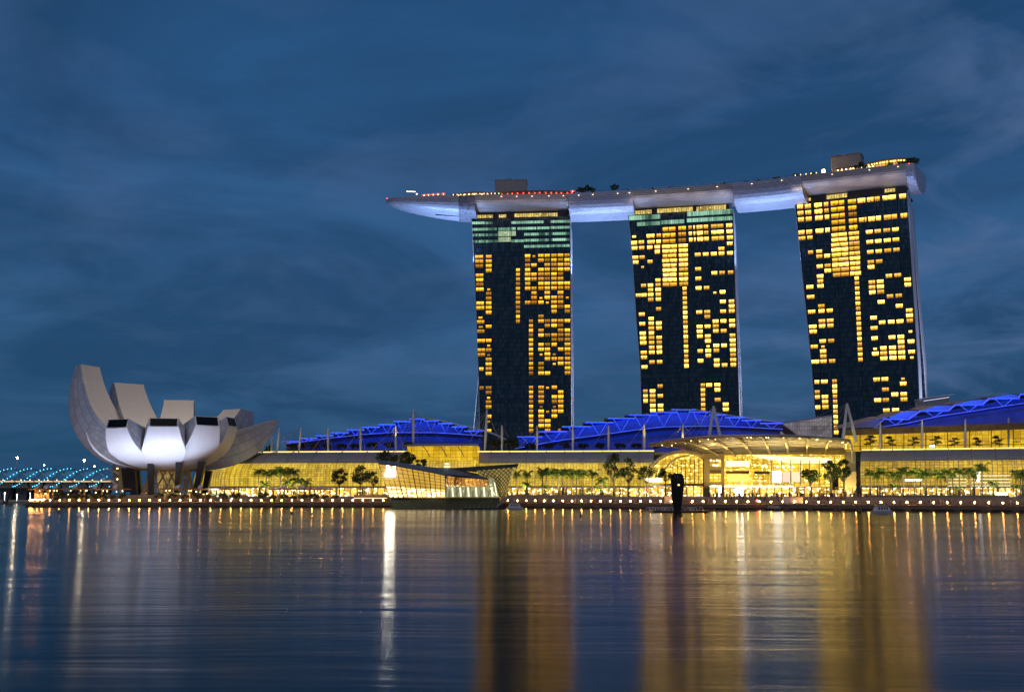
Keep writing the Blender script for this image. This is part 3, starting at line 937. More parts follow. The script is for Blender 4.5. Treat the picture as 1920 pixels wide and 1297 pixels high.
pavilion((934, 1076), 8, 3.6, .7, 'low rooftop bar with a row of red lanterns beside the grey lift block', G_dim, 14, M['red_glow'], 1.0)
pavilion((846, 930), 9, 3.2, .6, 'curved rooftop restaurant glowing amber near the pointed deck tip', G_amb, 8, M['warm_glow'], 1.4)
pavilion((1566, 1640), 5, 3.4, .5, 'rooftop bar with hanging bulbs just before the right lift block', G_amb, 10, M['warm_glow'], .3)
pavilion((1620, 1712), 4, 4.2, .5, 'amber lit rooftop terrace at the blunt right end of the deck', G_amb, 18, M['amber_glow'], 1.2)
pavilion((1268, 1330), 6, 1.9, .3, 'small lit pool bar above the middle tower', G_amb, 3, M['warm_glow'], .2)
pavilion((1196, 1214), 5, 1.7, .3, 'tiny yellow-lit bar left of the pool bar', G_amb, 2, M['warm_glow'], .1)
pavilion((1371, 1390), 4, 1.6, .3, 'tiny yellow-lit shelter right of the pool bar', G_amb, 2, M['warm_glow'], .1)
pavilion((1500, 1522), 5, 1.6, .3, 'low pale screen shelter just left of the floodlight', G_dim, 2, M['warm_glow'], .1)
wl0 = None
for i, px in enumerate((940, 969, 998, 1029, 1056, 1085, 1112, 1158, 1180, 1230, 1290, 1345, 1410, 1466, 1560, 1630, 1684)):
    e, t, n = dframe(px, -.15)
    if wl0 is None:
        mb = MB(); mb.ball((0, 0, 0), .34, 8, 4, (1.6, .6, .5)); wl0 = mb.build('rim_light', emis('rim_glow', (1, .72, .42), 3.5), origin=V((0, 0, 0))); o = wl0
    else:
        o = wl0.copy(); COL.objects.link(o)
    o.location = e + V((0, 0, -.4)); tag(o, 'faint warm light set in the rim of the long deck', 'rim light', 'lights in the deck rim')
# parasols at the left tip
um = thing('parasol', (0, 0, 0), 'x', 'parasol')
a = MB(); a.tube([(0, 0, 0), (0, 0, 2.6)], .08, 5); a = a.build('pole', M['grey_metal'], um)
b = MB(); n_ = 8
for k in range(n_):
    t0, t1 = 6.283 * k / n_, 6.283 * (k + 1) / n_
    b.face([(1.7 * math.cos(t0), 1.7 * math.sin(t0), 2.3), (1.7 * math.cos(t1), 1.7 * math.sin(t1), 2.3), (0, 0, 3.1)])
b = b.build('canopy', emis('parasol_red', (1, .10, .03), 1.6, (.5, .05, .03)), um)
c_ = MB(); c_.ball((0, 0, 2.0), .3, 6, 4); c_ = c_.build('lamp', M['warm_glow'], um)
reg(um, a, b, c_)
for i, px in enumerate((796, 804, 813, 822, 832, 1073)):
    e, t, n = dframe(px, 4.0)
    lab = 'red parasol glowing over the tables near the pointed deck tip' if px < 900 else 'red parasol standing alone beside the roof palms'
    if i == 0:
        um.location = e + V((0, 0, .5 + i * .2)); tag(um, lab, 'parasol', 'red parasols at the deck tip')
    else:
        copy_tree(um, e + V((0, 0, .5 + i * .15)), lab, 'parasol', 'red parasols at the deck tip' if px < 900 else 'lone parasol')
# mast light on the tip, beacon, bright floodlight, deck bulbs
def small_lamp(px, back, h, mat, label, r_=.5, name='deck_lamp', cat='lamp', arms=0):
    e, t, n = dframe(px, back)
    root = thing(name, e + V((0, 0, .5)), label, cat)
    m_ = MB(); m_.tube([e + V((0, 0, .5)), e + V((0, 0, h))], .12, 5); m_.build('pole', M['grey_metal'], root)
    if arms:
        ar = MB(); ar.tube([e - t * 2.6 + V((0, 0, h)), e + t * 2.6 + V((0, 0, h))], .09, 4); ar.build('crossarm', M['grey_metal'], root)
        for k in range(arms):
            g_ = MB(); g_.ball(e + t * (-2.4 + 4.8 * k / (arms - 1)) + V((0, 0, h)), r_, 6, 4, (1.3, 1, .5)); g_.build('lamp_head', mat, root)
    else:
        g_ = MB(); g_.ball(e + V((0, 0, h)), r_, 8, 5); g_.build('lamp_head', mat, root)
small_lamp(771, 3, 5.2, M['warm_glow'], 'tall lamp with ring of bulbs near the pointed deck tip', .42, arms=5)
small_lamp(782, 3, 3.4, M['white_glow'], 'short white lamp beside the ringed lamp on the deck', .4)
small_lamp(726, .4, 1.6, M['red_glow'], 'red beacon at the very tip of the deck', .35, 'beacon', 'beacon')
small_lamp(1543, 2.5, 3.0, emis('flood_glow', (1, .62, .18), 60), 'dazzling floodlight beside the right lift block', 1.0, 'floodlight', 'floodlight')
small_lamp(1704, .2, .9, M['red_glow'], 'red beacon on the blunt right end of the deck', .35, 'beacon', 'beacon')
tb = emis('deck_bulb', (1, .65, .2), 5)
proto = None
xs = list(np.linspace(850, 935, 13)) + list(np.linspace(1490, 1540, 6))
for i, px in enumerate(xs):
    e, t, n = dframe(px, 1.5)
    if proto is None:
        mb = MB(); mb.tube([(0, 0, 0), (0, 0, 1.4)], .06, 4); mb.ball((0, 0, 1.6), .28, 6, 4)
        proto = mb.build('deck_bulb', tb, origin=V((0, 0, 0)))
        o = proto
    else:
        o = proto.copy(); COL.objects.link(o)
    o.location = e + V((0, 0, .6))
    tag(o, 'tiny warm bulb along the deck parapet ' + ('below the curved restaurant' if px < 1000 else 'left of the floodlight'), 'bulb', 'parapet bulbs ' + ('left' if px < 1000 else 'right'))

# ------------------------------------------------------------------ trees, palms, people (one of each kind, then copies)
def leaf_cloud(mb, c, rad, n, size, r, flat=1.0, upward=.3):
    for _ in range(n):
        while True:
            p = V((r.uniform(-1, 1), r.uniform(-1, 1), r.uniform(-1, 1)))
            if .25 < p.length < 1: break
        p = V((p.x * rad[0], p.y * rad[1], p.z * rad[2])) + V(c)
        a = V((r.gauss(0, 1), r.gauss(0, 1), r.gauss(0, 1) * flat)).normalized()
        b = a.cross(V((r.gauss(0, 1), r.gauss(0, 1), r.gauss(0, 1) + upward))).normalized()
        s_ = size * r.uniform(.6, 1.4)
        mb.face([p - a * s_, p + b * s_ * .5, p + a * s_, p - b * s_ * .5])
def make_tree(seed, h, rx, label, cat='tree', leafmat='leaf', nclump=15, per=70, size=.42, trunkh=.38, layered=False):
    r = random.Random(seed)
    root = thing('broadleaf_tree' if not layered else 'umbrella_tree', (0, 0, 0), label, cat)
    tr = MB(); cr = MB()
    top = V((r.uniform(-.3, .3), r.uniform(-.3, .3), h * trunkh))
    tr.tube([(0, 0, -.3), (.05, 0, h * trunkh * .5), top], [h * .028, h * .022, h * .017], 6)
    if layered:
        tr.tube([top, (0, 0, h * .92)], [h * .016, h * .006], 5)
        for k in range(nclump):
            z = h * (.42 + .5 * k / (nclump - 1)); rr = rx * (1.0 - .35 * abs(k / (nclump - 1) - .35)) * r.uniform(.75, 1.05)
            ang = r.uniform(0, 6.28)
            c = V((math.cos(ang) * rr * .45, math.sin(ang) * rr * .45, z))
            tr.tube([(0, 0, z - h * .06), c], [h * .010, h * .004], 4)
            leaf_cloud(cr, c, (rr * .62, rr * .62, h * .045), per, size, r, .25)
    else:
        for k in range(nclump):
            ang = 6.28 * k / nclump * 2.4 + r.uniform(-.4, .4); el = r.uniform(0, 1)
            rr = rx * math.sqrt(max(.05, 1 - (el * 2 - .9) ** 2)) * r.uniform(.5, .85)
            c = V((math.cos(ang) * rr, math.sin(ang) * rr, h * (trunkh + .12 + (1 - trunkh - .22) * el)))
            mid = top.lerp(c, .5) + V((0, 0, -h * .03))
            tr.tube([top, mid, c], [h * .013, h * .008, h * .003], 4)
            q_ = rx * r.uniform(.26, .42)
            leaf_cloud(cr, c, (q_, q_, q_ * .75), per, size, r)
    a = tr.build('trunk', M['trunk'], root); b = cr.build('crown', M[leafmat], root)
    return reg(root, a, b)
def make_palm(seed, h, fl, label, nf=15):
    r = random.Random(seed)
    root = thing('palm_tree', (0, 0, 0), label, 'palm')
    tr = MB(); cr = MB()
    lx, ly = r.uniform(-.4, .4), r.uniform(-.4, .4)
    pts = [V((lx * t * t, ly * t * t, h * t)) for t in (0, .25, .5, .75, 1)]
    tr.tube([p + V((0, 0, -.2 if i == 0 else 0)) for i, p in enumerate(pts)], [.32, .26, .24, .22, .17], 6)
    top = pts[-1]
    for k in range(nf):
        ang = 6.283 * k / nf + r.uniform(-.2, .2); up = r.uniform(.15, 1.5); L = fl * r.uniform(.8, 1.1)
        dr = V((math.cos(ang), math.sin(ang), 0)); prev = top; n = 9
        for i in range(1, n + 1):
            t = i / n
            p = top + dr * L * (t * .9) * (1 - .2 * t) + V((0, 0, L * (up * 1.1 * t - (up * .35 + .72) * t * t)))
            sd = V((-dr.y, dr.x, 0)); ll = L * .34 * math.sin(math.pi * min(.97, t * .9 + .1)) + .1
            m = (p - prev)
            cr.face([prev - sd * .04, p - sd * .03, p + sd * .03, prev + sd * .04])
            for sg in (-1, 1):
                for kk in (0.0, .5):
                    b0 = prev + m * kk
                    cr.face([b0, b0 + m * .42, b0 + m * .9 + sd * sg * ll + V((0, 0, -ll * .45))])
            prev = p
    a = tr.build('trunk', M['palm_trunk'], root); b = cr.build('crown', M['frond'], root)
    return reg(root, a, b)
placed = {}
def place(kind, src, loc, label, group, rz=None, sc=1.0):
    rz = rnd.uniform(0, 6.28) if rz is None else rz
    if src.name not in placed:
        placed[src.name] = 1
        src.location = loc; src.rotation_euler = (0, 0, rz); src.scale = (sc, sc, sc); tag(src, label, src['category'], group)
        return src
    return copy_tree(src, loc, label, None, group, rz, sc)

# ------------------------------------------------------------------ shopping arcades along the bay
def wall_poly(px_pts, Pa, Pb):
    """pixels -> points on the vertical plane through ground points Pa, Pb"""
    u = V((Pb[0] - Pa[0], Pb[1] - Pa[1], 0)).normalized(); n = V((u.y, -u.x, 0)); P0 = V((Pa[0], Pa[1], 0))
    return [onplane(x, y, P0, n) for x, y in px_pts], u, n
def uvs(pts, u):
    o = pts[0]; return [((p - o).dot(u) + 500, p.z) for p in pts]
GL1 = lit_glass('arcade_glass', (.34, .215, .012), (.74, .50, .045), (2.2, 1.7, .45), 1.35, 1.45, 1.15, .13, .12, 7.0, .66)
GL2 = lit_glass('hall_glass', (.48, .26, .010), (1.1, .70, .05), (4.2, 3.3, 1.1), 1.2, 2.2, 1.7, .07, .07, 9.0, .56)
GL3 = lit_glass('shop_glass', (.26, .13, .012), (1.1, .66, .10), (11, 9, 4.6), 1.3, 3.2, 6, .14, 0, 6.0, .56)
GL4 = lit_glass('upper_glass', (.50, .27, .006), (.95, .58, .022), (1.6, 1.2, .3), .95, 2.6, 1.5, .06, .08, 9.0, .60)
M['gold_soffit'] = plain('cream_soffit', (.62, .50, .30), .6, 0, .1)
M['strip'] = emis('light_strip', (1, .66, .16), 2.2)
M['bright'] = emis('shop_sign_white', (1, .96, .84), 6)
M['screen'] = emis('shop_screen', (1, .97, .85), 30)
M['planter'] = plain('planter_stone', (.30, .26, .2), .8, 0, .2)

def arcade(path, label, ztop, roof_d, y_shop=8.3, glass=GL1, rib=7.2, first_rib=0.0, zg=20.3):
    """curved glass front on a shop storey with grey shell roof; path from left to right"""
    mid = path[len(path) // 2]
    root = thing('shopping_arcade', (mid[0], mid[1], 4.5), label, 'shopping arcade')
    g_ = MB(); g_.sweep([(0, y_shop + .9), (0, 13), (.8, 16.5), (2.6, 19.3), (4.0, zg)], path); g_.build('glass_front', glass, root)
    s_ = MB(); s_.sweep([(3.2, 4.5), (3.2, y_shop)], path); s_.build('shop_front', GL3, root)
    aw = MB(); aw.sweep([(3.2, y_shop), (-2.6, y_shop), (-2.6, y_shop + .55), (0, y_shop + .9)], path); aw.build('shop_canopy', M['grey_metal'], root)
    rf = MB(); z1 = ztop
    h_ = z1 - zg
    rf.sweep([(2.6, zg - .1), (2.4, zg + .25), (3.8, zg + h_ * .35), (6.2, zg + h_ * .68), (9.5, zg + h_ * .92), (roof_d, z1), (roof_d, z1 - .5)], path)
    rf.build('shell_roof', M['roof_grey'], root)
    cp = MB(); cp.sweep([(roof_d - .3, z1 + .03), (roof_d - .3, z1 + .45), (roof_d + .5, z1 + .45)], path); cp.build('eave_light', M['strip'], root)
    # ribs and columns
    P = [V((p[0], p[1], 0)) for p in path]
    tot = 0; rb = MB(); cl = MB(); k = first_rib
    for a, b in zip(P, P[1:]):
        L = (b - a).length; t = (b - a) / L; n = V((-t.y, t.x, 0))
        while k < tot + L:
            p = a + t * (k - tot)
            pr = [(2.3, zg - .3), (2.1, zg + .45), (3.6, zg + h_ * .35 + .3), (6.1, zg + h_ * .68 + .3), (9.4, zg + h_ * .92 + .3), (roof_d, z1 + .3)]
            rb.tube([p + n * d_ + V((0, 0, z_)) for d_, z_ in pr], .17, 5)
            cl.tube([p + n * .6 + V((0, 0, 4.5)), p + n * .6 + V((0, 0, y_shop))], .38, 6)
            k += rib
        tot += L
    rb.build('roof_rib', M['grey_metal'], root)['kind'] = 'stuff'; cl.build('column', M['tan_wall'], root)['kind'] = 'stuff'
    fb_ = MB(); k = 1.0; tot = 0
    for a, b in zip(P, P[1:]):
        L = (b - a).length; t = (b - a) / L; n = V((-t.y, t.x, 0))
        while k < tot + L:
            p = a + t * (k - tot)
            fb_.tube([p + n * (d_ - .12) + V((0, 0, z_)) for d_, z_ in ((0, y_shop + .9), (0, 13), (.8, 16.5), (2.6, 19.3), (4.0, zg))], .13, 4, False)
            k += 4.35
        tot += L
    fb_.build('glazing_rib', M['gold_soffit'], root)['kind'] = 'stuff'
    return root
def path_px(pts):
    return [tuple(XY(px, Y))[:2] for px, Y in pts]
# left wing curves away behind the museum
LW = path_px([(372, 640), (385, 612), (402, 588), (425, 570), (455, 560), (500, 554), (560, 551), (640, 549), (712, 548), (775, 547)])
arcL = arcade(LW, 'long arched glass arcade between the lotus museum and the glass pavilion', 25.4, 13, zg=20.0, first_rib=16, rib=12.5)
LC = path_px([(778, 546), (830, 545), (893, 544)])
arcM = arcade(path_px([(893, 545), (1000, 543), (1110, 540), (1222, 536)]), 'arched glass arcade right of the glass pavilion behind the palms', 25.3, 13, zg=19.8, rib=8.6, first_rib=6)
arcR = arcade(path_px([(1604, 512), (1700, 504), (1800, 496), (1960, 484)]), 'arched glass arcade at the right end of the waterfront', 24.8, 12, zg=19.8, rib=9.4, first_rib=8, glass=lit_glass('arcade_glass_gold', (.34, .20, .012), (.85, .54, .045), (1.8, 1.4, .45), .95, 1.9, 1.5, .12, .12, 11.0, .60))
# terrace slab on top of the arcades (roof garden level)
ts = MB()
def terr(path, d0, d1, z):
    P = [V((p[0], p[1], 0)) for p in path]; A = []; B = []
    for i, p in enumerate(P):
        t = (P[min(i + 1, len(P) - 1)] - P[max(i - 1, 0)]).normalized(); n = V((-t.y, t.x, 0))
        A.append(p + n * d0 + V((0, 0, z))); B.append(p + n * d1 + V((0, 0, z)))
    for i in range(len(P) - 1):
        ts.box8([A[i] - V((0, 0, 1)), A[i + 1] - V((0, 0, 1)), B[i + 1] - V((0, 0, 1)), B[i] - V((0, 0, 1)), A[i], A[i + 1], B[i + 1], B[i]])
terr(LW[5:], 13.4, 46, 24.9); terr(path_px([(775, 547), (893, 545), (1000, 543), (1110, 540), (1222, 536), (1340, 530)]), 13.4, 48, 24.85)
tag(ts.build('roof_terrace', M['concrete']), 'flat grey roof garden slab between the shell roofs and the blue roofs', 'terrace')
rt2 = MB(); ts_keep = ts; ts = rt2
terr(path_px([(1604, 512), (1700, 504), (1800, 496), (1960, 484)]), 12.4, 34, 24.4)
tag(rt2.build('roof_terrace', M['concrete']), 'roof garden slab above the right arcade, in front of golden glass', 'terrace')

# entrance block behind the glass pavilion, left of centre
eb = thing('entrance_hall', XY(835, 545) + V((0, 0, 4.5)), 'golden glass entrance hall with flat curved canopy behind the glass pavilion', 'entrance hall')
mb = MB(); mb.sweep([(-1, 13), (-.6, 17), (1.5, 21.2), (3, 22.5)], LC); mb.build('curved_glass', GL1, eb)
mb = MB(); mb.sweep([(0, 4.5), (0, 13)], LC); mb.build('shop_front', GL3, eb)
pA, pB = XY(770, 548), XY(897, 546)
pts, u, n = wall_poly([(770, 868), (897, 868), (895, 836), (764, 836)], pA, pB)
pts = [p + n * (2.4 if i > 1 else 0) for i, p in enumerate(pts)]
mb = MB(); mb.prism(pts, -n * 14); mb.build('glass_box', GL4, eb)
for k in range(3):
    x0 = 795 + k * 32
    q_, _, _ = wall_poly([(x0, 837), (x0 + 7, 846), (x0 + 12, 856)], pA, pB)
    mb = MB(); mb.tube([p + n * 2.2 for p in q_], .22, 5); mb.build('strut', M['white'], eb)
q0 = [atY(746, 835.5, 541), atY(765, 832.5, 540), atY(893, 831.5, 538), atY(897, 836, 538)]
top = [q0[0], q0[1], q0[2], q0[3], atY(890, 835.2, 538), atY(768, 836.6, 540)]
mb = MB(); mb.prism(top, V((0, 18, .8))); mb.build('canopy', M['roof_grey'], eb)

# arched end of the middle vault
ar = thing('vault_gable', XY(1270, 528) + V((0, 0, 4.5)), 'half-round golden glass gable at the right end of the middle arcade', 'glass gable')
Pa, Pb = XY(1222, 534), XY(1322, 528)
arch = [(1223, 909), (1318, 908), (1318, 861), (1308, 855), (1294, 850.5), (1280, 849), (1264, 850.5), (1250, 855), (1238, 862), (1226, 874)]
pts, u, n = wall_poly(arch, Pa, Pb); mb = MB(); mb.face(pts, uvs(pts, u)); mb.build('gable_glass', GL2, ar)
q_, _, _ = wall_poly([(1217, 876), (1226, 868), (1238, 858), (1250, 852), (1264, 847.5), (1280, 845.5), (1294, 847), (1308, 852), (1320, 858)], Pa, Pb)
mb = MB(); mb.tube([p + n * .8 for p in q_], .65, 6); mb.build('arch_rim', M['gold_soffit'], ar)
q_, _, _ = wall_poly([(1247, 880), (1256, 868), (1268, 859), (1280, 855), (1292, 853.5)], Pa, Pb)
mb = MB(); mb.tube([p + n * .6 for p in q_], .4, 6); mb.build('inner_arch', M['gold_soffit'], ar)
for k in range(7):
    x0 = 1262 + k * 8
    q_, _, _ = wall_poly([(x0, 908), (x0, 866 - 2 * min(k, 4))], Pa, Pb)
    mb = MB(); mb.tube([p + n * .3 for p in q_], .16, 4); mb.build('mullion', M['timber'], ar)
pts, u, n = wall_poly([(1223, 931), (1318, 931), (1318, 910), (1223, 910)], Pa, Pb); mb = MB(); mb.face(pts, uvs(pts, u)); mb.build('shop_front', GL3, ar)
pts, u, n = wall_poly([(1223, 911), (1318, 911), (1318, 906.5), (1223, 906.5)], Pa, Pb); mb = MB(); mb.prism([p + n * 1.2 for p in pts], -n * 2); mb.build('fascia', M['tan_wall'], ar)

# central atrium with portal pillar and the big fan canopy
at = thing('atrium_hall', XY(1460, 522) + V((0, 0, 4.5)), 'tall bright glass hall under the fan-shaped canopy', 'event hall')
Pa, Pb = XY(1319, 527), XY(1604, 516)
def panel(name, px, mat, off=0.0, depth=None, parent=at, P=(Pa, Pb)):
    pts, u, n = wall_poly(px, *P); pts = [p + n * off for p in pts]; mb = MB()
    if depth: mb.prism(pts, -n * depth)
    else: mb.face(pts, uvs(pts, u))
    return mb.build(name, mat, parent)
def rectpx(x0, x1, y0, y1): return [(x0, y1), (x1, y1), (x1, y0), (x0, y0)]
panel('pier', rectpx(1320, 1331, 850, 932), M['tan_wall'], 3, 6)
panel('pier', rectpx(1352, 1358, 850, 932), M['tan_wall'], 3, 6)
for y0, y1 in ((850, 861.5), (875, 881), (903, 909)):
    panel('spandrel', rectpx(1331, 1352, y0, y1), M['tan_wall'], 2.6, 4)
panel('window', rectpx(1331, 1352, 861.5, 875), GL3, 1.0)
panel('window', rectpx(1331, 1352, 881, 887.5), M['timber'], 1.0)
panel('window', rectpx(1331, 1352, 887.5, 903), GL2, 1.0)
panel('window', rectpx(1331, 1352, 909, 931), GL3, 1.0)
panel('glass_wall', rectpx(1358, 1604, 852, 912), GL2, 0)
panel('shop_front', rectpx(1358, 1584, 913, 932), GL3, .6)
panel('side_wall', rectpx(1584, 1604, 846, 884), M['tan_wall'], .4, 3)
panel('side_wall', rectpx(1583, 1604, 884, 932), M['gold_soffit'], 3.0, 5)
panel('shop_window', rectpx(1586, 1600, 914, 931), GL3, 3.2)
panel('window', rectpx(1560, 1572, 892, 918), M['dark_metal'], .6)
panel('light_strip', rectpx(1331, 1487, 910.6, 912), M['bright'], 1.6)
panel('light_screen', rectpx(1380, 1392.5, 911, 928), M['screen'], 1.4)
panel('light_screen', rectpx(1348, 1352.4, 911, 931), M['bright'], 1.8)
panel('light_screen', rectpx(1361, 1405, 864, 874.5), emis('window_bright', (1, .90, .45), 1.8), .5)
panel('dark_window', rectpx(1361, 1405, 882.5, 887.5), M['timber'], .5)
panel('dark_window', rectpx(1414, 1443, 883, 888.5), M['timber'], .5)
panel('light_screen', rectpx(1363, 1405, 889, 902), emis('window_gold', (1, .68, .12), 1.5), .5)
panel('light_screen', rectpx(1448, 1464, 883, 904), M['bright'], .6)
panel('light_screen', rectpx(1467, 1481, 884, 903), emis('screen_picture', (.9, .62, .45), 1.2), .6)
panel('light_screen', rectpx(1484, 1500, 884, 903), emis('screen_picture_two', (.9, .66, .42), 1.3), .6)
for x in (1430, 1437, 1458, 1468, 1478, 1487, 1497):
    mb = MB(); mb.ball(atY(x, 874.5, 521), .45, 6, 4); mb.build('downlight', M['white_glow'], at)
for x in (1446, 1465.5, 1482.5, 1501, 1518, 1536):
    q_, _, n_ = wall_poly([(x, 910), (x, 862)], Pa, Pb)
    mb = MB(); mb.tube([p + n_ * .8 for p in q_], .28, 5); mb.build('column', M['white'], at)
# hall roof trusses laid before the glass, their brightness put in as glow
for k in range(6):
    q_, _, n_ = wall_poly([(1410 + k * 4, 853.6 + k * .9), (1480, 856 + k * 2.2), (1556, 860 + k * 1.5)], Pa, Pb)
    mb = MB(); mb.tube([p + n_ * .7 for p in q_], .16, 4); mb.build('truss', emis('truss_glow', (1, .86, .40), 2.2) if k == 0 else bpy.data.materials['truss_glow'], at)

M['soffit_dark'] = plain('soffit_tan', (.36, .26, .12), .7, 0, .1)
cn = thing('fan_canopy', atY(1440, 835, 500), 'huge fan-shaped canopy with golden ribs over the event hall', 'canopy')
fx = [1217, 1250, 1290, 1336, 1390, 1440, 1480, 1530, 1565, 1593]
fy = [833, 827, 822, 818.2, 816.8, 816.6, 816.8, 819.5, 822.3, 825.5]
Ya = lambda t: 486 - 18 * math.sin(math.pi * t)
N = 24; FR = []; BK = []
bx = [1318, 1345, 1372, 1400, 1430, 1460, 1490, 1520, 1550, 1583]
for i in range(N + 1):
    t = i / N; x = float(np.interp(t, np.linspace(0, 1, len(fx)), fx)); y = float(np.interp(x, fx, fy))
    FR.append(atY(x, y, Ya(t) + (20 if t < .05 else 0)))
    xb = float(np.interp(t, np.linspace(0, 1, len(bx)), bx)); BK.append(atY(xb, 852.5 - 2.5 * t, 525))
def cpt(i, s):
    p = FR[i].lerp(BK[i], s); return p + V((0, 0, 3.2 * math.sin(math.pi * s) * (.5 + .5 * math.sin(math.pi * i / N))))
mb = MB(); top = [[cpt(i, j / 8) + V((0, 0, .35)) for j in range(9)] for i in range(N + 1)]; bot = [[cpt(i, j / 8) for j in range(9)] for i in range(N + 1)]
uvg = [[(i * 5.0, j * 5.0) for j in range(9)] for i in range(N + 1)]
mb.grid(top, uvg); mb.build('canopy_shell', M['roof_grey'], cn)
mb = MB(); mb.grid([[p - V((0, 0, .25)) for p in r_[:4]] for r_ in bot], [r_[:4] for r_ in uvg]); mb.build('soffit', M['soffit_dark'], cn)
mb = MB(); mb.tube([p + V((0, 0, .1)) for p in FR], .5, 7); mb.build('front_tube', M['grey_metal'], cn)
mb = MB(); mb.tube([p + V((0, 0, .1)) for p in BK], .45, 6); mb.build('rear_beam', M['gold_soffit'], cn)
for i in list(range(0, N + 1, 3)):
    mb = MB(); mb.tube([cpt(i, j / 8) - V((0, 0, .5)) for j in range(9)], .5, 5); mb.build('rib', M['gold_soffit'], cn)
for j in range(3, 16):
    for dz in (0.0,):
        mb = MB(); mb.tube([cpt(i, j / 16) - V((0, 0, .3)) for i in range(N + 1)], .12, 4); mb.build('purlin', M['gold_soffit'], cn)
for i in range(1, N, 2):
    for s_ in (.12, .3):
        p = cpt(i, s_) - V((0, 0, .9))
        mb = MB(); mb.ball(p, .2, 6, 4); mb.build('downlight', M['warm_glow'], cn)
for k in range(5):
    x = 1345 + k * 52
    p = atY(x, 850, 512)
    area('canopy_uplight', p, p + V((0, -12, 14)), 1500, 18, 1.0, (1.0, .70, .22), (1, 0, 0))
mb = MB(); mb.tube([cpt(N, 0), cpt(N, .2) + V((.8, 0, -.6)), cpt(N, .5) + V((2.4, 0, -3)), cpt(N, .8) + V((3.2, 0, -6.5))], .5, 6); mb.build('end_curl', M['white'], cn)
for x, e in ((1325, 1.0), (1341, .6), (1355, .8), (1594, 1.2), (1270, .5)):
    p = atY(x, 931, 508); spot('facade_wash', (p.x, 508, 5.2), atY(x, 872, 524), 5200 * e, 60, (1, .72, .22))  # spots added to brighten the tan piers and walls
# parapet railing of the hall roof
mb = MB()
mb.tube([atY(1330, 846, 527), atY(1600, 843, 520)], .12, 4); mb.tube([atY(1330, 849, 527), atY(1600, 846, 520)], .12, 4)
mb.build('roof_railing', M['gold_soffit'], at)

# upper storey at the right with golden glass and bronze eave
up = thing('upper_gallery', XY(1760, 560) + V((0, 0, 24.4)), 'golden glazed upper gallery behind the right roof garden', 'gallery')
Qa, Qb = XY(1605, 540), XY(1960, 512)
pg = [(1584, 846), (1965, 842), (1965, 801), (1600, 814.5), (1584, 816)]
pts, u, n = wall_poly(pg, Qa, Qb); mb = MB(); mb.face(pts, uvs(pts, u)); mb.build('glass_wall', GL4, up)
ev = [(1580, 817), (1965, 803.5), (1965, 791), (1640, 803), (1586, 806)]
panel('bronze_eave', ev, plain('bronze', (.26, .17, .07), .4, .3, .3), 3.5, 6, up, (Qa, Qb))
for k in range(9):
    x = 1612 + k * 41; y = 813 - (x - 1600) * .034
    panel('post', rectpx(x, x + 1.6, y, 844), M['timber'], .5, .6, up, (Qa, Qb))
panel('rail', [(1600, 837.2), (1965, 833.2), (1965, 832.2), (1600, 836.2)], M['timber'], 6, .2, up, (Qa, Qb))
panel('display', rectpx(1743, 1754, 833, 838), emis('kiosk', (.9, 1, .9), 4), 5, .5, up, (Qa, Qb))

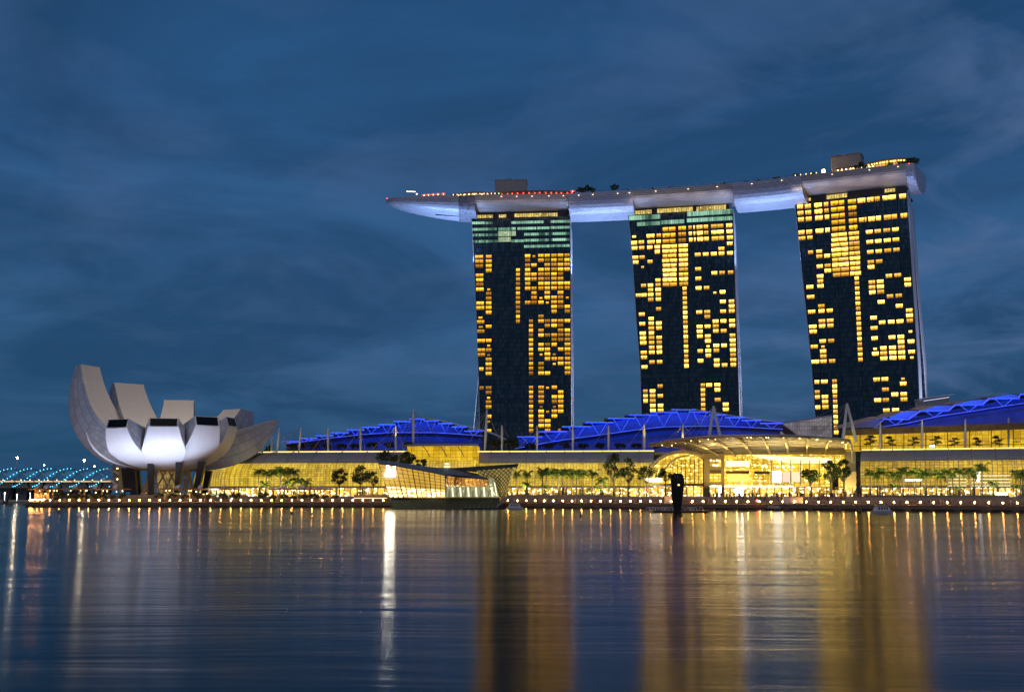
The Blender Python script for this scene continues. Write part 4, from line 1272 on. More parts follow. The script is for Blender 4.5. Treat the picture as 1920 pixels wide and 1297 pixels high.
# ------------------------------------------------------------------ stepped blue roofs
BLUE = (.0, .065, 1.0)
M['roof_steel'] = plain('roof_steel', (.42, .45, .55), .4, 0, .05)
def blue_roof(label, plates, chord, wall, Y, wallmat='blue_roof', dep=26, lights=None, tops='roof_grey', wallpower=1.0, vth=.2, recess=7):
    xm = (plates[0][0] + plates[-1][1]) / 2
    root = thing('stepped_roof', atY(xm, 845, Y), label, 'stepped roof')
    cfun = lambda x: float(np.interp(x, [c[0] for c in chord], [c[1] for c in chord]))
    for (x0, x1, y) in plates:
        a, b = atY(x0, y, Y), atY(x1, y, Y); th = .9
        mb = MB(); mb.box8([a - V((0, 0, th)), b - V((0, 0, th)), b + V((0, dep, -th)), a + V((0, dep, -th)), a, b, b + V((0, dep, 1.2)), a + V((0, dep, 1.2))])
        mb.build('roof_plate', M['blue_roof'], root)
        # edge tube and light coloured end cap
        mb = MB(); mb.tube([a + V((-.3, -.35, -.3)), b + V((.3, -.35, -.3))], .34, 5); mb.build('edge_tube', M['roof_steel'], root)
        w_ = x1 - x0; xc = (x0 + x1) / 2
        c0 = atY(xc, cfun(xc), Y - .4)
        mb = MB(); mb.tube([atY(x0 + w_ * .2, y + 1.5, Y - .4), c0, atY(x1 - w_ * .2, y + 1.5, Y - .4)], vth, 5); mb.build('truss', M['roof_steel'], root)
    mb = MB(); mb.tube([atY(x, y, Y - .4) for x, y in chord], vth * 1.1, 5); mb.build('bottom_chord', M['roof_steel'], root)
    # soffit sheet between plates and chord, and wall below
    N = 40; mb = MB(); P = []
    xs = np.linspace(plates[0][0] + 2, plates[-1][1] - 1, N)
    for x in xs:
        yt = min([p[2] for p in plates if p[0] - 1 <= x <= p[1] + 1] or [float(np.interp(x, [(p[0] + p[1]) / 2 for p in plates], [p[2] for p in plates]))])
        yt2 = float(np.interp(x, [(p[0] + p[1]) / 2 for p in plates], [p[2] for p in plates])) + 4
        A = atY(x, yt2 + 1, Y + .5); B = atY(x, cfun(x), Y + 2.5); C_ = V((B.x, Y + recess, B.z - 1.0)); D = V((B.x, Y + recess, wall))
        P.append([A, B, C_, D])
    mb.grid(P, [[(i * 4.0, 0), (i * 4.0, 4), (i * 4.0, 8), (i * 4.0, 20)] for i in range(N)])
    mb.build('cladding', M[wallmat], root)
    # blue floodlights: rows on the terrace floor, and rows just below the plates
    a, b = atY(plates[0][0], 840, Y), atY(plates[-1][1], 840, Y)
    nl = max(4, int((b - a).length / 14))
    for k in range(nl):
        x = plates[0][0] + (plates[-1][1] - plates[0][0]) * (k + .5) / nl
        c_ = atY(x, cfun(x), Y)
        h = max(3, c_.z - wall)
        area('blue_wash', V((c_.x, Y - 9, wall + .6)), V((c_.x, Y + 4, c_.z + 2)), 300 * wallpower * (.35 + h / 14), 12, 1.0, BLUE, (1, 0, 0))
        area('blue_edge', V((c_.x, Y - 7, c_.z + 4)), V((c_.x, Y, c_.z + 5)), 2100 * wallpower, 13, 1, BLUE, (1, 0, 0))
    return root
blue_roof('blue lit stepped roof furthest left, rising behind the glass pavilion',
    [(532, 561, 826.6), (565, 594, 821), (593, 624, 816), (623, 653, 810.6), (652, 682, 805), (681, 712, 799.8), (711, 740.5, 795), (739, 770, 789), (769, 796, 784), (795, 822, 787.7), (822, 848, 792.7), (847, 874, 799), (872, 905, 807)],
    [(532, 832), (563, 828.5), (620, 821), (677, 814.5), (735, 810.6), (815, 811), (860, 813.5), (905, 817)], 25.0, 592)
blue_roof('widest blue lit stepped roof in front of the middle tower',
    [(970, 1016, 817.7), (1010, 1062, 808), (1055, 1107, 798.6), (1098, 1149, 790.7), (1140, 1190, 783), (1180, 1230, 776.7), (1221, 1268, 771.7), (1259, 1304, 766.7), (1292, 1333, 771), (1330, 1362, 776.5), (1359, 1395, 781.7), (1391, 1427, 786.9), (1426, 1468, 792.5)],
    [(965, 841), (1001, 834), (1060, 824), (1123, 815.5), (1190, 806), (1246, 800), (1335, 798.6), (1400, 800.8), (1468, 804.6)], 25.0, 588)
rr = blue_roof('blue lit stepped roof at the far right, climbing out of the picture',
    [(1655, 1704, 784.5), (1724, 1779, 768.9), (1789, 1843, 757.7), (1853, 1910, 746), (1912, 1972, 738)],
    [(1640, 802), (1700, 793.5), (1761, 780), (1824, 770.5), (1885, 761), (1970, 749)], 30.5, 545, recess=4, wallpower=1.1)
# grey shell tops of the right roof
shells = [[(1586, 802.5), (1610, 793), (1640, 786), (1660, 781), (1664, 785), (1636, 801)],
          [(1668, 782), (1690, 772), (1715, 769.5), (1727, 771.5), (1712, 783), (1668, 784)],
          [(1733, 768), (1755, 760.5), (1785, 759.5), (1791, 761), (1776, 768.5)],
          [(1797, 757), (1815, 751.5), (1846, 749), (1854, 750), (1842, 757.5)],
          [(1858, 745.5), (1880, 741), (1908, 739.5), (1916, 740), (1908, 746)]]
for poly in shells:
    mb = MB(); mb.prism([atY(x, y, 547) for x, y in poly], V((0, 22, 1.5))); mb.build('shell_top', M['roof_grey'], rr)
# connecting diagonals in blue
for (x0, y0, x1, y1) in ((1704, 785, 1726, 770), (1779, 769, 1791, 759), (1842, 758, 1855, 747), (1909, 746, 1914, 738.5), (1638, 803, 1658, 785.5)):
    mb = MB(); mb.tube([atY(x0, y0, 544.5), atY(x1, y1, 544.5)], .4, 5); mb.build('edge_tube', M['roof_steel'], rr)
# pale rear edge beams of the left and middle roofs running down to the right
def rear_shell(label, pts, Y, th=.9):
    root = thing('shell_roof_edge', atY(*pts[-1], Y), label, 'roof edge')
    mb = MB(); mb.tube([atY(x, y, Y) for x, y in pts], .45, 6); mb.build('edge_beam', M['gold_soffit'], root)
    mb = MB(); P = [[atY(x, y + .5, Y + .4), atY(x, y + .5, Y + .4) + V((0, 24, 1))] for x, y in pts]
    mb.grid(P, [[(i * 3., 0), (i * 3., 24)] for i in range(len(pts))]); mb.build('roof_sheet', M['roof_grey'], root)
    return root
rear_shell('pale curved roof edge falling to the right of the left blue roof', [(797, 785), (822, 788), (850, 794), (880, 801), (905, 807), (925, 813), (940, 819.5), (949, 824)], 600)
rear_shell('pale curved roof edge falling to the right of the widest blue roof', [(1304, 768), (1350, 776), (1395, 783), (1430, 788), (1453, 790.5), (1465, 794), (1480, 803), (1496, 816)], 597)

# grey glass theatre between the middle and right towers, and slab building right of the right tower
th_ = thing('theatre_building', XY(1490, 640) + V((0, 0, 20)), 'pale glass building with sloping roof between the middle and right towers', 'building')
Ta, Tb = XY(1440, 640), XY(1560, 632)
panel('facade', [(1452, 822), (1560, 822), (1560, 779), (1525, 785), (1462, 795)], lit_glass('pale_glass', (.10, .09, .10), (.28, .25, .27), (.6, .5, .4), .8, 1.3, 2.2, .12, .08, 8, .64), 0, None, th_, (Ta, Tb))
panel('roof', [(1458, 796), (1560, 780), (1560, 777.5), (1458, 793)], M['grey_metal'], 1, 20, th_, (Ta, Tb))
sb = thing('plant_building', XY(1756, 620) + V((0, 0, 40)), 'flat-roofed grey building just right of the right tower', 'building')
Sa, Sb = XY(1728, 620), XY(1790, 620)
panel('wall', [(1728, 800), (1783, 800), (1780, 742), (1728, 750)], M['grey_metal'], 0, 10, sb, (Sa, Sb))
panel('roof', [(1728, 748.5), (1786, 740.5), (1786, 738.5), (1728, 746.5)], M['white'], 2, 14, sb, (Sa, Sb))
panel('canopy_light', [(1729, 752.5), (1777, 745.5), (1777, 744.6), (1729, 751.6)], emis('cool_strip', (.8, .8, 1), 1.2), 2.2, None, sb, (Sa, Sb))

# ------------------------------------------------------------------ masts with stay cables
def mast(px, ytop, ybot, Y, label, group, stays, lit=False, lean=0, aframe=None, r_=.55):
    foot = atY(px, ybot, Y); root = thing('stay_mast', foot, label, 'mast', group)
    top = atY(px + lean, ytop, Y)
    if aframe:
        for dx_ in aframe:
            f2 = atY(px + dx_, ybot, Y)
            mb = MB(); mb.tube([f2, f2.lerp(top, .5), top], [.75, .7, .45], 7); mb.build('leg', M['white'], root)
    else:
        mb = MB(); mb.tube([foot, foot.lerp(top, .35), foot.lerp(top, .7), top], [r_ * .6, r_, r_ * .85, r_ * .45], 7); mb.build('pole', M['white'], root)
    for (x, y, dy) in stays:
        mb = MB(); mb.tube([top - V((0, 0, .3)), atY(x, y, Y + dy)], .10, 4, False); mb.build('cable', M['grey_metal'], root)
    return root
G_ = 'masts holding the left arcade roof'
ml = 'pale stayed mast on the left arcade roof, '
mast(492, 806, 849, 566, ml + 'lowest one next to the museum petal', None, [(470, 826, 4), (505, 849, -6)], lean=2)
mast(509, 818, 849, 572, ml + 'short one second from the museum', None, [(490, 830, 0)], lean=1)
mast(519, 803, 849, 564, ml + 'leaning, third from the museum', None, [(500, 814, 0), (530, 849, 6)], lean=5)
mast(560, 801, 849, 564, ml + 'left of the first tree', None, [(530, 822, 0), (520, 849, 5), (575, 849, 5)], lean=5)
for px in (615, 676):
    mast(px, 800, 848, 563, 'upright pale mast before the left blue roof', 'upright masts before the left blue roof', [(px - 32, 849, 4), (px + 9, 848, 4), (px - 12, 848, 10)])
mast(742, 799, 846, 556, 'tapered cream mast with four cables left of the entrance hall', None, [(720, 849, 6), (727, 849, 3), (757, 845, 5), (762, 846, 9), (690, 850, 8)])
mast(775, 767, 832, 572, 'tallest single mast, in front of the peak of the left blue roof', None, [(757, 830, 4), (784, 830, 4), (735, 848, 8), (800, 822, 12), (830, 828, 14)], r_=.7)
mast(909, 768, 846, 562, 'tall mast before the foot of the left tower', None, [(885, 800, 4), (930, 812, 5), (880, 830, 3), (945, 845, 5), (893, 846, 6)], lean=4, r_=.7)
mast(941, 797, 846, 560, 'short mast between the left and widest blue roofs', None, [(926, 815, 3), (954, 820, 3), (930, 845, 3), (951, 846, 5)])
for px in (1007, 1074, 1141):
    mast(px, 797, 847, 559, 'upright mast before the widest blue roof', 'upright masts before the widest blue roof', [(px - 40, 847, 5), (px - 13, 847, 8), (px + 11, 847, 6)])
mast(1208, 796, 846, 556, 'yellow lit mast behind the round trees', None, [(1168, 847, 5), (1196, 846, 6), (1222, 846, 6)], r_=.75)
mast(1280.5, 795, 845, 552, 'yellow lit mast with two short struts beside the fan canopy', None, [(1240, 836, 2), (1262, 822, 3), (1300, 820, 3), (1230, 846, 6)], r_=.6)
mast(1338, 761, 818, 514, 'A-shaped mast carrying the left half of the fan canopy', None, [(1283, 815, -6), (1300, 826, -2), (1392, 815, 8), (1316, 817, 4), (1270, 841, 0)], aframe=(-8, 12))
mast(1588, 756, 828, 512, 'A-shaped mast in front of the right tower', None, [(1528, 782, 30), (1530, 803, 30), (1540, 812, 10), (1560, 818, 6), (1532, 794, 30)], aframe=(-8, 17))
mast(1650.5, 791, 842, 522, 'yellow mast with two short struts on the right roof garden', None, [(1643, 806, 0), (1665, 813, 3), (1659, 803, 3)], r_=.6)
for px in (1729, 1810, 1891):
    mast(px, 787 - (px - 1729) * .025, 841, 518, 'upright mast on the right roof garden', 'upright masts on the right roof garden', [(px - 13, 812, 5)], r_=.6)
for px, e in ((742, 1), (1208, 1), (1280, 1), (1338, 1.5), (1588, 1.5), (1650, 1), (1729, .7)):
    Y_ = 556 if px < 1300 else 512
    p = atY(px - 3, 846, Y_ - 8)
    spot('mast_uplight', p, atY(px, 800, Y_), 9000 * e, 28, (1, .78, .22))

# ------------------------------------------------------------------ lotus museum
MC = V(((321 - CX) / F * 548, 548, 0)); MZ = 4.0
mus = thing('lotus_museum', MC + V((0, 0, MZ)), 'white lotus-shaped museum with ten petals on dark angled columns', 'museum')
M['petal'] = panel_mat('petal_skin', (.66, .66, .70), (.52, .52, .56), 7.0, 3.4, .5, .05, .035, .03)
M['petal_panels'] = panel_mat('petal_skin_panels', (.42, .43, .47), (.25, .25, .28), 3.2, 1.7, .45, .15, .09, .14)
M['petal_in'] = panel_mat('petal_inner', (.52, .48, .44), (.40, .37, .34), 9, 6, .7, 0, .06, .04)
M['petal_glass'] = plain('petal_skylight', (.010, .016, .022), .35, 0, .2, .4, .08)
def bez(P, t):
    if len(P) == 3:
        return P[0] * (1 - t) ** 2 + P[1] * 2 * t * (1 - t) + P[2] * t * t
    return P[0] * (1 - t) ** 3 + P[1] * 3 * t * (1 - t) ** 2 + P[2] * 3 * t * t * (1 - t) + P[3] * t ** 3
def petal(az, outer, inner, wmax, wtip, skin, label, twist=0):
    """outer/inner: bezier control points (r,z) from the bowl to the tip"""
    a = R(az + 16); dr = V((math.cos(a), math.sin(a), 0)); sd = V((-dr.y, dr.x, 0))
    O = [V((p[0], p[1], 0)) for p in outer]; I = [V((p[0], p[1], 0)) for p in inner]
    N = 22; op = [bez(O, k / N) for k in range(N + 1)]; ip = [bez(I, k / N) for k in range(N + 1)]
    def wid(p, k):
        t = k / N
        base_ = min(2 * math.tan(R(18.0)) * p.x, wmax)
        if t > .62: base_ = min(base_, wmax + (wtip - wmax) * ((t - .62) / .38))
        return base_ / 2
    ow = [wid(p, k) for k, p in enumerate(op)]
    # the inner skin takes the width of the outer one at the same distance along the petal, never wider than its own sector
    iw = [min(ow[k] * .97, 2 * math.tan(R(18.0)) * max(ip[k].x, .5) / 2 * 1.0) for k in range(N + 1)]
    iw[-1] = ow[-1]
    def W3(p, s): return MC + dr * p.x + sd * s + V((0, 0, p.y))
    root = mus
    um = MB(); P = []; UVs = []; L = 0
    for k in range(N + 1):
        if k: L += (op[k] - op[k - 1]).length
        bul = .05 * ow[k]
        row = []; ur = []
        for j in range(7):
            s = -1 + 2 * j / 6; b_ = bul * (1 - s * s) * 1.6
            nx = V((.8, -.6, 0))
            row.append(W3(op[k] + nx * b_ * .6, s * ow[k])); ur.append((L, s * ow[k] + 20))
        P.append(row); UVs.append(ur)
    um.grid(P, UVs)
    o = um.build('petal', skin, root, smooth=True)
    if label: o['label'] = label
    sw = MB()
    for sg in (-1, 1):
        P = []; UVs = []
        for k in range(N + 1):
            A = W3(op[k], sg * ow[k]); B = W3(ip[k], sg * iw[k]); P.append([A, A.lerp(B, .5), B]); UVs.append([(k * 2.2, 0), (k * 2.2, 3), (k * 2.2, 6)])
        sw.grid(P, UVs)
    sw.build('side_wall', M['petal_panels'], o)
    iu = MB(); P = []; UVs = []
    for k in range(N + 1):
        P.append([W3(ip[k], s * iw[k]) for s in (-1, -.5, 0, .5, 1)]); UVs.append([(k * 2., s * iw[k] + 20) for s in (-1, -.5, 0, .5, 1)])
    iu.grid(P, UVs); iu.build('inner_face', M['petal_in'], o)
    # tip: framed skylight
    A0, A1 = W3(op[-1], -ow[-1]), W3(op[-1], ow[-1]); B1, B0 = W3(ip[-1], iw[-1]), W3(ip[-1], -iw[-1])
    cen_ = (A0 + A1 + B0 + B1) / 4
    fr = MB(); ins = [p.lerp(cen_, .11) for p in (A0, A1, B1, B0)]; q_ = [A0, A1, B1, B0]
    for k in range(4):
        fr.face([q_[k], q_[(k + 1) % 4], ins[(k + 1) % 4], ins[k]], [(0, 0)] * 4)
    fr.build('tip_frame', M['white'], o)
    gl = MB(); dn = (dr * .0 - V((0, 0, .25))); rec = [p - dr * .3 for p in ins]
    gl.face(rec)
    for k in range(4): gl.face([ins[k], ins[(k + 1) % 4], rec[(k + 1) % 4], rec[k]])
    gl.build('skylight', M['petal_glass'], o)
    return o
def low(az, rt, zt, th, w, wt, skin=None, inr=8, label=None):
    return petal(az, [(5.5, 16.2), (rt * .62, 17.2), (rt * .92, zt * .60), (rt, zt - th)], [(5, 31), (rt * .55, zt * .80), (rt - 1.2, zt)], w, wt, skin or M['petal'], label)
low(-95, 35, 38.6, 3.6, 19.5, 12.8)
low(-59, 31, 40.2, 4.2, 18.5, 12.4)
low(-131, 35, 38.4, 3.9, 19, 12.2)
low(-23, 30, 40.8, 4.2, 17, 11.5)
low(-174, 37, 36.6, 3.2, 16, 10.5)
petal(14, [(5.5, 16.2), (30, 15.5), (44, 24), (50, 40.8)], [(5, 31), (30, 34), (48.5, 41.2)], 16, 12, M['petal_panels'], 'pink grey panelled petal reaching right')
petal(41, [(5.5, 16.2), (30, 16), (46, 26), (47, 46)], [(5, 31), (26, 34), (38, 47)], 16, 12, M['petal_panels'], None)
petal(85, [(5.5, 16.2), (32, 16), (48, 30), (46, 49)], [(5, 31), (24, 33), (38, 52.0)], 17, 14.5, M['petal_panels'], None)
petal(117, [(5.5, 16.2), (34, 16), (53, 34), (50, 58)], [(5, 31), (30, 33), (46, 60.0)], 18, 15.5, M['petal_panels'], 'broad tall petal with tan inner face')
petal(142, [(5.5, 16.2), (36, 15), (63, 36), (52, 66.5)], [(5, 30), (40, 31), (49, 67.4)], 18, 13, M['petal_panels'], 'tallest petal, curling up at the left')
# bowl underside, oculus ring, lattice core, columns
bw = MB(); n_ = 40
P = [[MC + V((math.cos(6.2832 * k / n_) * r_, math.sin(6.2832 * k / n_) * r_, z)) for r_, z in ((7.2, 16.6), (6.6, 15.6), (.3, 15.4))] for k in range(n_ + 1)]
bw.grid(P, [[(k, 0), (k, 1), (k, 2)] for k in range(n_ + 1)]); bw.build('bowl_base', M['petal'], mus)
lat = MB(); 
for k in range(16):
    for sg in (-1, 1):
        a0 = 6.2832 * k / 16; a1 = a0 + sg * .62
        lat.tube([MC + V((math.cos(a0) * 12.5, math.sin(a0) * 12.5, 4)), MC + V((math.cos(a1) * 9.0, math.sin(a1) * 9.0, 17.5))], .38, 5)
lat.build('lattice_core', M['gold_soffit'], mus)
cw = MB()
P = [[MC + V((math.cos(6.2832 * k / 24) * 5.2, math.sin(6.2832 * k / 24) * 5.2, z)) for z in (4.0, 15.8)] for k in range(25)]
cw.grid(P, [[(k * 1.4, 0), (k * 1.4, 11)] for k in range(25)]); cw.build('lobby_glass', lit_glass('lobby_glass', (.06, .045, .02), (.45, .30, .08), (1.2, .9, .4), .9, 1.5, 2.5, .1, .1, 4, .6), mus)
for (px, yb, yt, lx, Yo, wd) in ((252, 928, 871, -6, -6, 1.7), (283, 928, 869, 0, -20, 1.1), (332, 924, 866, 4, -20, 1.1), (367, 925, 864.5, 13, -14, 1.5), (384, 925, 882, 8, -4, 1.4), (240, 922, 876, -4, 8, 1.7), (262, 926, 880, -8, 4, 1.6)):
    Y_ = 548 + Yo; a = atY(px, yb, Y_); b = atY(px + lx, yt, Y_)
    a.z = max(a.z, 4.0)
    cm = MB(); w1 = V((wd, 0, 0)); dv = V((0, 1.4, 0))
    cm.box8([a - w1 * .8 - dv, a + w1 * .8 - dv, a + w1 * .8 + dv, a - w1 * .8 + dv, b - w1 * 1.1 - dv, b + w1 * 1.1 - dv, b + w1 * 1.1 + dv, b - w1 * 1.1 + dv])
    cm.build('column', M['dark_metal'], mus)
bs = MB(); bs.obox((MC.x, MC.y - 2), (1, 0), 34, 26, 3.9, 5.2); bs.build('plinth', M['concrete'], mus)
# floodlights on the front petals (cool white), warm glow in the lattice, added fill lamp for the inner faces of the bowl
FL = (.62, .74, 1.0)
for az, e in ((-95, 1.0), (-59, 1.05), (-131, .95), (-23, .75), (-170, .6)):
    a = R(az + 16); dr = V((math.cos(a), math.sin(a), 0))
    for off in (-4, 4):
        sdv = V((-dr.y, dr.x, 0)) * off
        spot('petal_flood', MC + dr * 46 + sdv + V((0, 0, 3.6)), MC + dr * 31 + sdv * 1.2 + V((0, 0, 33)), 24000 * e, 90, FL, .9, .6)
spot('petal_flood', MC + V((-62, -34, 6)), MC + V((-42, 0, 42)), 26000, 40, (.55, .66, 1.0), .9, .8)
spot('petal_flood', MC + V((58, -30, 6)), MC + V((36, 6, 28)), 34000, 50, (.95, .72, .75), .9, .8)
for dx_, dy_ in ((-8, -8), (8, -8), (0, 10)):
    spot('lattice_glow', MC + V((dx_, dy_ - 6, 4.8)), MC + V((dx_ * .6, 0, 16)), 9000, 110, (1, .66, .16), .9, .5)
area('bowl_fill', MC + V((6, -4, 37)), MC + V((-14, 26, 46)), 12000, 18, 8, (1.0, .84, .68))
# service tower and stairs left of the bowl
sv = thing('lift_tower', XY(215, 556) + V((0, 0, 4.5)), 'slim grey lift tower with stair ramps left of the museum', 'lift tower')
q_ = [atY(211, 918, 556), atY(222, 918, 556), atY(222, 866, 556), atY(211, 863, 556)]
mb = MB(); mb.prism(q_, V((0, 5, 0))); mb.build('shaft', M['grey_metal'], sv)
for (x0, y0, x1, y1, x2, y2) in ((196, 879.5, 206, 879.5, 223, 889), (192, 900, 206, 900, 221, 911)):
    mb = MB(); mb.tube([atY(x0, y0, 554), atY(x1, y1, 554), atY(x2, y2, 553)], .3, 4); mb.tube([atY(x0, y0 - 3, 554), atY(x1, y1 - 3, 554), atY(x2, y2 - 3, 553)], .08, 4)
    mb.build('stair_ramp', M['white'], sv)
for x, y in ((220, 878), (220, 898)):
    mb = MB(); mb.ball(atY(x, y, 552), .35, 6, 4); mb.build('lamp', M['warm_glow'], sv)

# ------------------------------------------------------------------ crystal pavilion on its island
PV = thing('glass_pavilion', atY(830, 952, 462) * 1.0, 'faceted glass pavilion standing in the water on a dark plinth', 'pavilion')
YP = 462
pl = MB()
f0, f1 = atY(733.5, 931.6, YP), atY(938, 931.6, YP + 3)
g0, g1 = atY(736, 953, YP), atY(934, 953, YP + 3)
g0.z = g1.z = -1
pl.box8([g0, g1, g1 + V((0, 34, 0)), g0 + V((0, 34, 0)), f0, f1, f1 + V((0, 34, 0)), f0 + V((0, 34, 0))])
pl.build('plinth', plain('plinth_olive', (.10, .105, .06), .6, 0, .2), PV)
fd = MB(); fd.box8([p - V((0, .4, .4)) for p in (f0, f1, f1 + V((0, .4, 0)), f0 + V((0, .4, 0)))] + [p + V((0, -.4, .15)) for p in (f0, f1, f1 + V((0, .4, 0)), f0 + V((0, .4, 0)))]); fd.build('plinth_edge', M['tan_wall'], PV)
G_PV = lit_glass('pavilion_glass', (.50, .27, .025), (1.05, .64, .10), (2.6, 2.0, .8), 1.0, 50, 50, 0, 0, 8, .66, (.05, .05, .04))
G_PVL = lit_glass('pavilion_glass_low', (.9, .58, .14), (1.7, 1.25, .45), (4, 3.4, 2.2), 1.1, 50, 50, 0, 0, 4, .50, (.05, .05, .04))
G_PVG = lit_glass('pavilion_glass_green', (.20, .20, .09), (.42, .40, .20), (2.2, 2.2, 1.5), 1.0, 2.2, 6, .12, 0, 4, .60, (.05, .05, .04))
G_PVO = lit_glass('pavilion_orange', (.10, .03, .005), (.85, .38, .05), (1.6, .9, .25), 1.2, 1.5, 7, .14, 0, 3, .55)
# front face, leaning outward towards the top left; grid[i][j]
def face_pt(s, t):
    """s 0..1 left to right, t 0..1 bottom to top"""
    xb = 730 + (835.6 - 730) * s; yb = 931.4
    xt = 709.5 + (835.6 - 709.5) * s ** 1.0; yt = 867 + (889.6 - 867) * (s ** 1.15)
    B = atY(xb, yb, YP - .3); T_ = atY(xt, yt, YP - 5 * (1 - s) - 1)
    return B.lerp(T_, t)
for nm, mt, t0, t1 in (('glass_face', G_PV, .30, 1), ('glass_face', G_PVL, 0, .30)):
    mb = MB(); mb.grid([[face_pt(i / 12, t0 + (t1 - t0) * j / 6) for j in range(7)] for i in range(13)], [[(i * 1.85, (t0 + (t1 - t0) * j / 6) * 12) for j in range(7)] for i in range(13)]); mb.build(nm, mt, PV)
mu = MB()
for i in range(13): mu.tube([face_pt(i / 12, 0) + V((0, -.15, 0)), face_pt(i / 12, 1) + V((0, -.15, 0))], .13 if i % 3 else .2, 4)
for j in range(1, 8): mu.tube([face_pt(i / 12, j / 8) + V((0, -.15, 0)) for i in range(13)], .08, 4)
o = mu.build('mullions', M['timber'], PV)
M['fin_glow'] = emis('fin_glow', (.9, .86, .55), 1.5)
# middle part: restaurant windows over tall shop windows
ym = YP - 1
def quadpx(name, pts, mat, par=PV, off=0):
    P_ = [atY(x, y, Y) for x, y, Y in pts]; mb = MB()
    L = (P_[1] - P_[0]).length; H = (P_[3] - P_[0]).length
    mb.face(P_, [(0, 0), (L, 0), (L, H), (0, H)]); return mb.build(name, mat, par)
quadpx('restaurant_window', [(837, 910, ym), (916, 911, ym + 2), (912, 895.5, ym + 2), (839, 892, ym)], G_PVO)
quadpx('shop_window', [(836, 931.4, ym), (931, 931.4, ym + 3), (918, 911.5, ym + 2.2), (837, 910.5, ym)], G_PVG)
for k in range(12):
    x = 842 + k * 7.4
    mb = MB(); mb.tube([atY(x, 931, ym - .2), atY(x - 1.5 + (0 if k % 2 else 2.5), 913 + (0 if k % 2 else 6), ym - .2)], .32, 4); mb.build('light_fin', M['fin_glow'] if k % 2 else G_PVG, PV)
mb = MB(); mb.tube([atY(835.6, 931, YP - 1.4), atY(834.5, 889, YP - 1.4)], .3, 5); mb.tube([atY(841, 910.5, YP - 1.4), atY(836.5, 890, YP - 1.4)], .2, 5); mb.build('corner_post', M['white'], PV)
# facet between the volumes
quadpx('facet', [(922, 931.4, ym + 2), (936, 931.4, ym + 3), (925, 896, ym + 3), (914, 896, ym + 2)], G_PVG)
for (x0, y0, x1, y1) in ((927, 904, 932, 931), (919, 914, 930, 931)):
    mb = MB(); mb.tube([atY(x0, y0, YP - .2), atY(x1, y1, YP + 2)], .22, 4); mb.build('light_edge', M['fin_glow'], PV)
# right prism with diagonal lattice
def rp(s, t):
    B = atY(928 + (947 - 928) * s, 931.4, YP + 4 + 2 * s); T_ = atY(893 + (968 - 893) * s, 881.5 - 6.5 * s, YP + 6 - 4 * s)
    return B.lerp(T_, t)
mb = MB(); mb.grid([[rp(i / 6, j / 6) for j in range(7)] for i in range(7)], [[(i * 2.2, j * 1.9) for j in range(7)] for i in range(7)]); mb.build('lattice_glass', lit_glass('lattice_glass_mat', (.10, .085, .03), (.55, .40, .10), (1.3, 1.0, .4), .95, 60, 60, 0, 0, 4, .60, (.04, .04, .03)), PV)
lt_ = MB()
for i in range(-8, 9):
    for sg in (1, -1):
        pts = []
        for j in range(0, 9):
            s = i / 8 + sg * j / 8 * .9
            if sg < 0: s += .0
            if 0 <= s <= 1: pts.append(rp(s, j / 8) + V((0, -.15, 0)))
        if len(pts) > 1: lt_.tube(pts, .13, 4)
for i in range(9, 17):
    pts = [rp(i / 8 - j / 8 * .9, j / 8) + V((0, -.15, 0)) for j in range(9) if 0 <= i / 8 - j / 8 * .9 <= 1]
    if len(pts) > 1: lt_.tube(pts, .13, 4)
lt_.build('diagonal_lattice', M['dark_metal'], PV)
quad = [(841, 877.6, YP + 10), (893, 881.8, YP + 5.5), (968.5, 875.2, YP + 1.2), (972, 869, YP + 1), (838, 877.4, YP + 14)]
mb = MB(); mb.prism([atY(*q_) for q_ in quad], V((0, 7, -.5))); mb.build('upper_roof_band', plain('olive_roof', (.06, .06, .035), .6, 0, .2), PV)
# folded roof
RF = panel_mat('pavilion_roof', (.17, .18, .21), (.30, .27, .22), 2.0, 30, .5, .2, .10, .10, False)
rl = [(707.3, 862), (740, 865.5), (780, 871.2), (810, 875.5), (835, 877), (870, 882), (900, 889), (924, 896.5)]
fl = [(709.5, 867.6), (740, 871.5), (780, 878.5), (810, 884), (835.6, 889.8), (870, 892.5), (900, 895), (916, 896.5)]
mb = MB()
P = []
for k, (a, b) in enumerate(zip(rl, fl)):
    s = k / 7; Yb = YP - 6 * (1 - s) ** 2 - 1.2
    P.append([atY(*b, Yb - .3) - V((0, 0, .5)), atY(*b, Yb - .3), atY(*a, Yb + 11)])
mb.grid(P, [[(k * 3.4, -.5), (k * 3.4, 0), (k * 3.4, 9)] for k in range(8)]); mb.build('folded_roof', RF, PV)
cp = MB(); cp.tube([atY(835, 890, YP - 2), atY(870, 893.5, YP - 2), atY(914, 897, YP)], .45, 5); cp.build('roof_edge', M['dark_metal'], PV)
ld = MB(); c_ = atY(838, 874, YP + 12)
for k, r_ in enumerate((1.5, 1.25, .9)): ld.tube([c_ + V((0, 0, k * 1.1 - 1.5)), c_ + V((0, 0, k * 1.1 - .9))], [r_, r_ * .9], 8)
ld.build('roof_lantern', M['fin_glow'], PV)
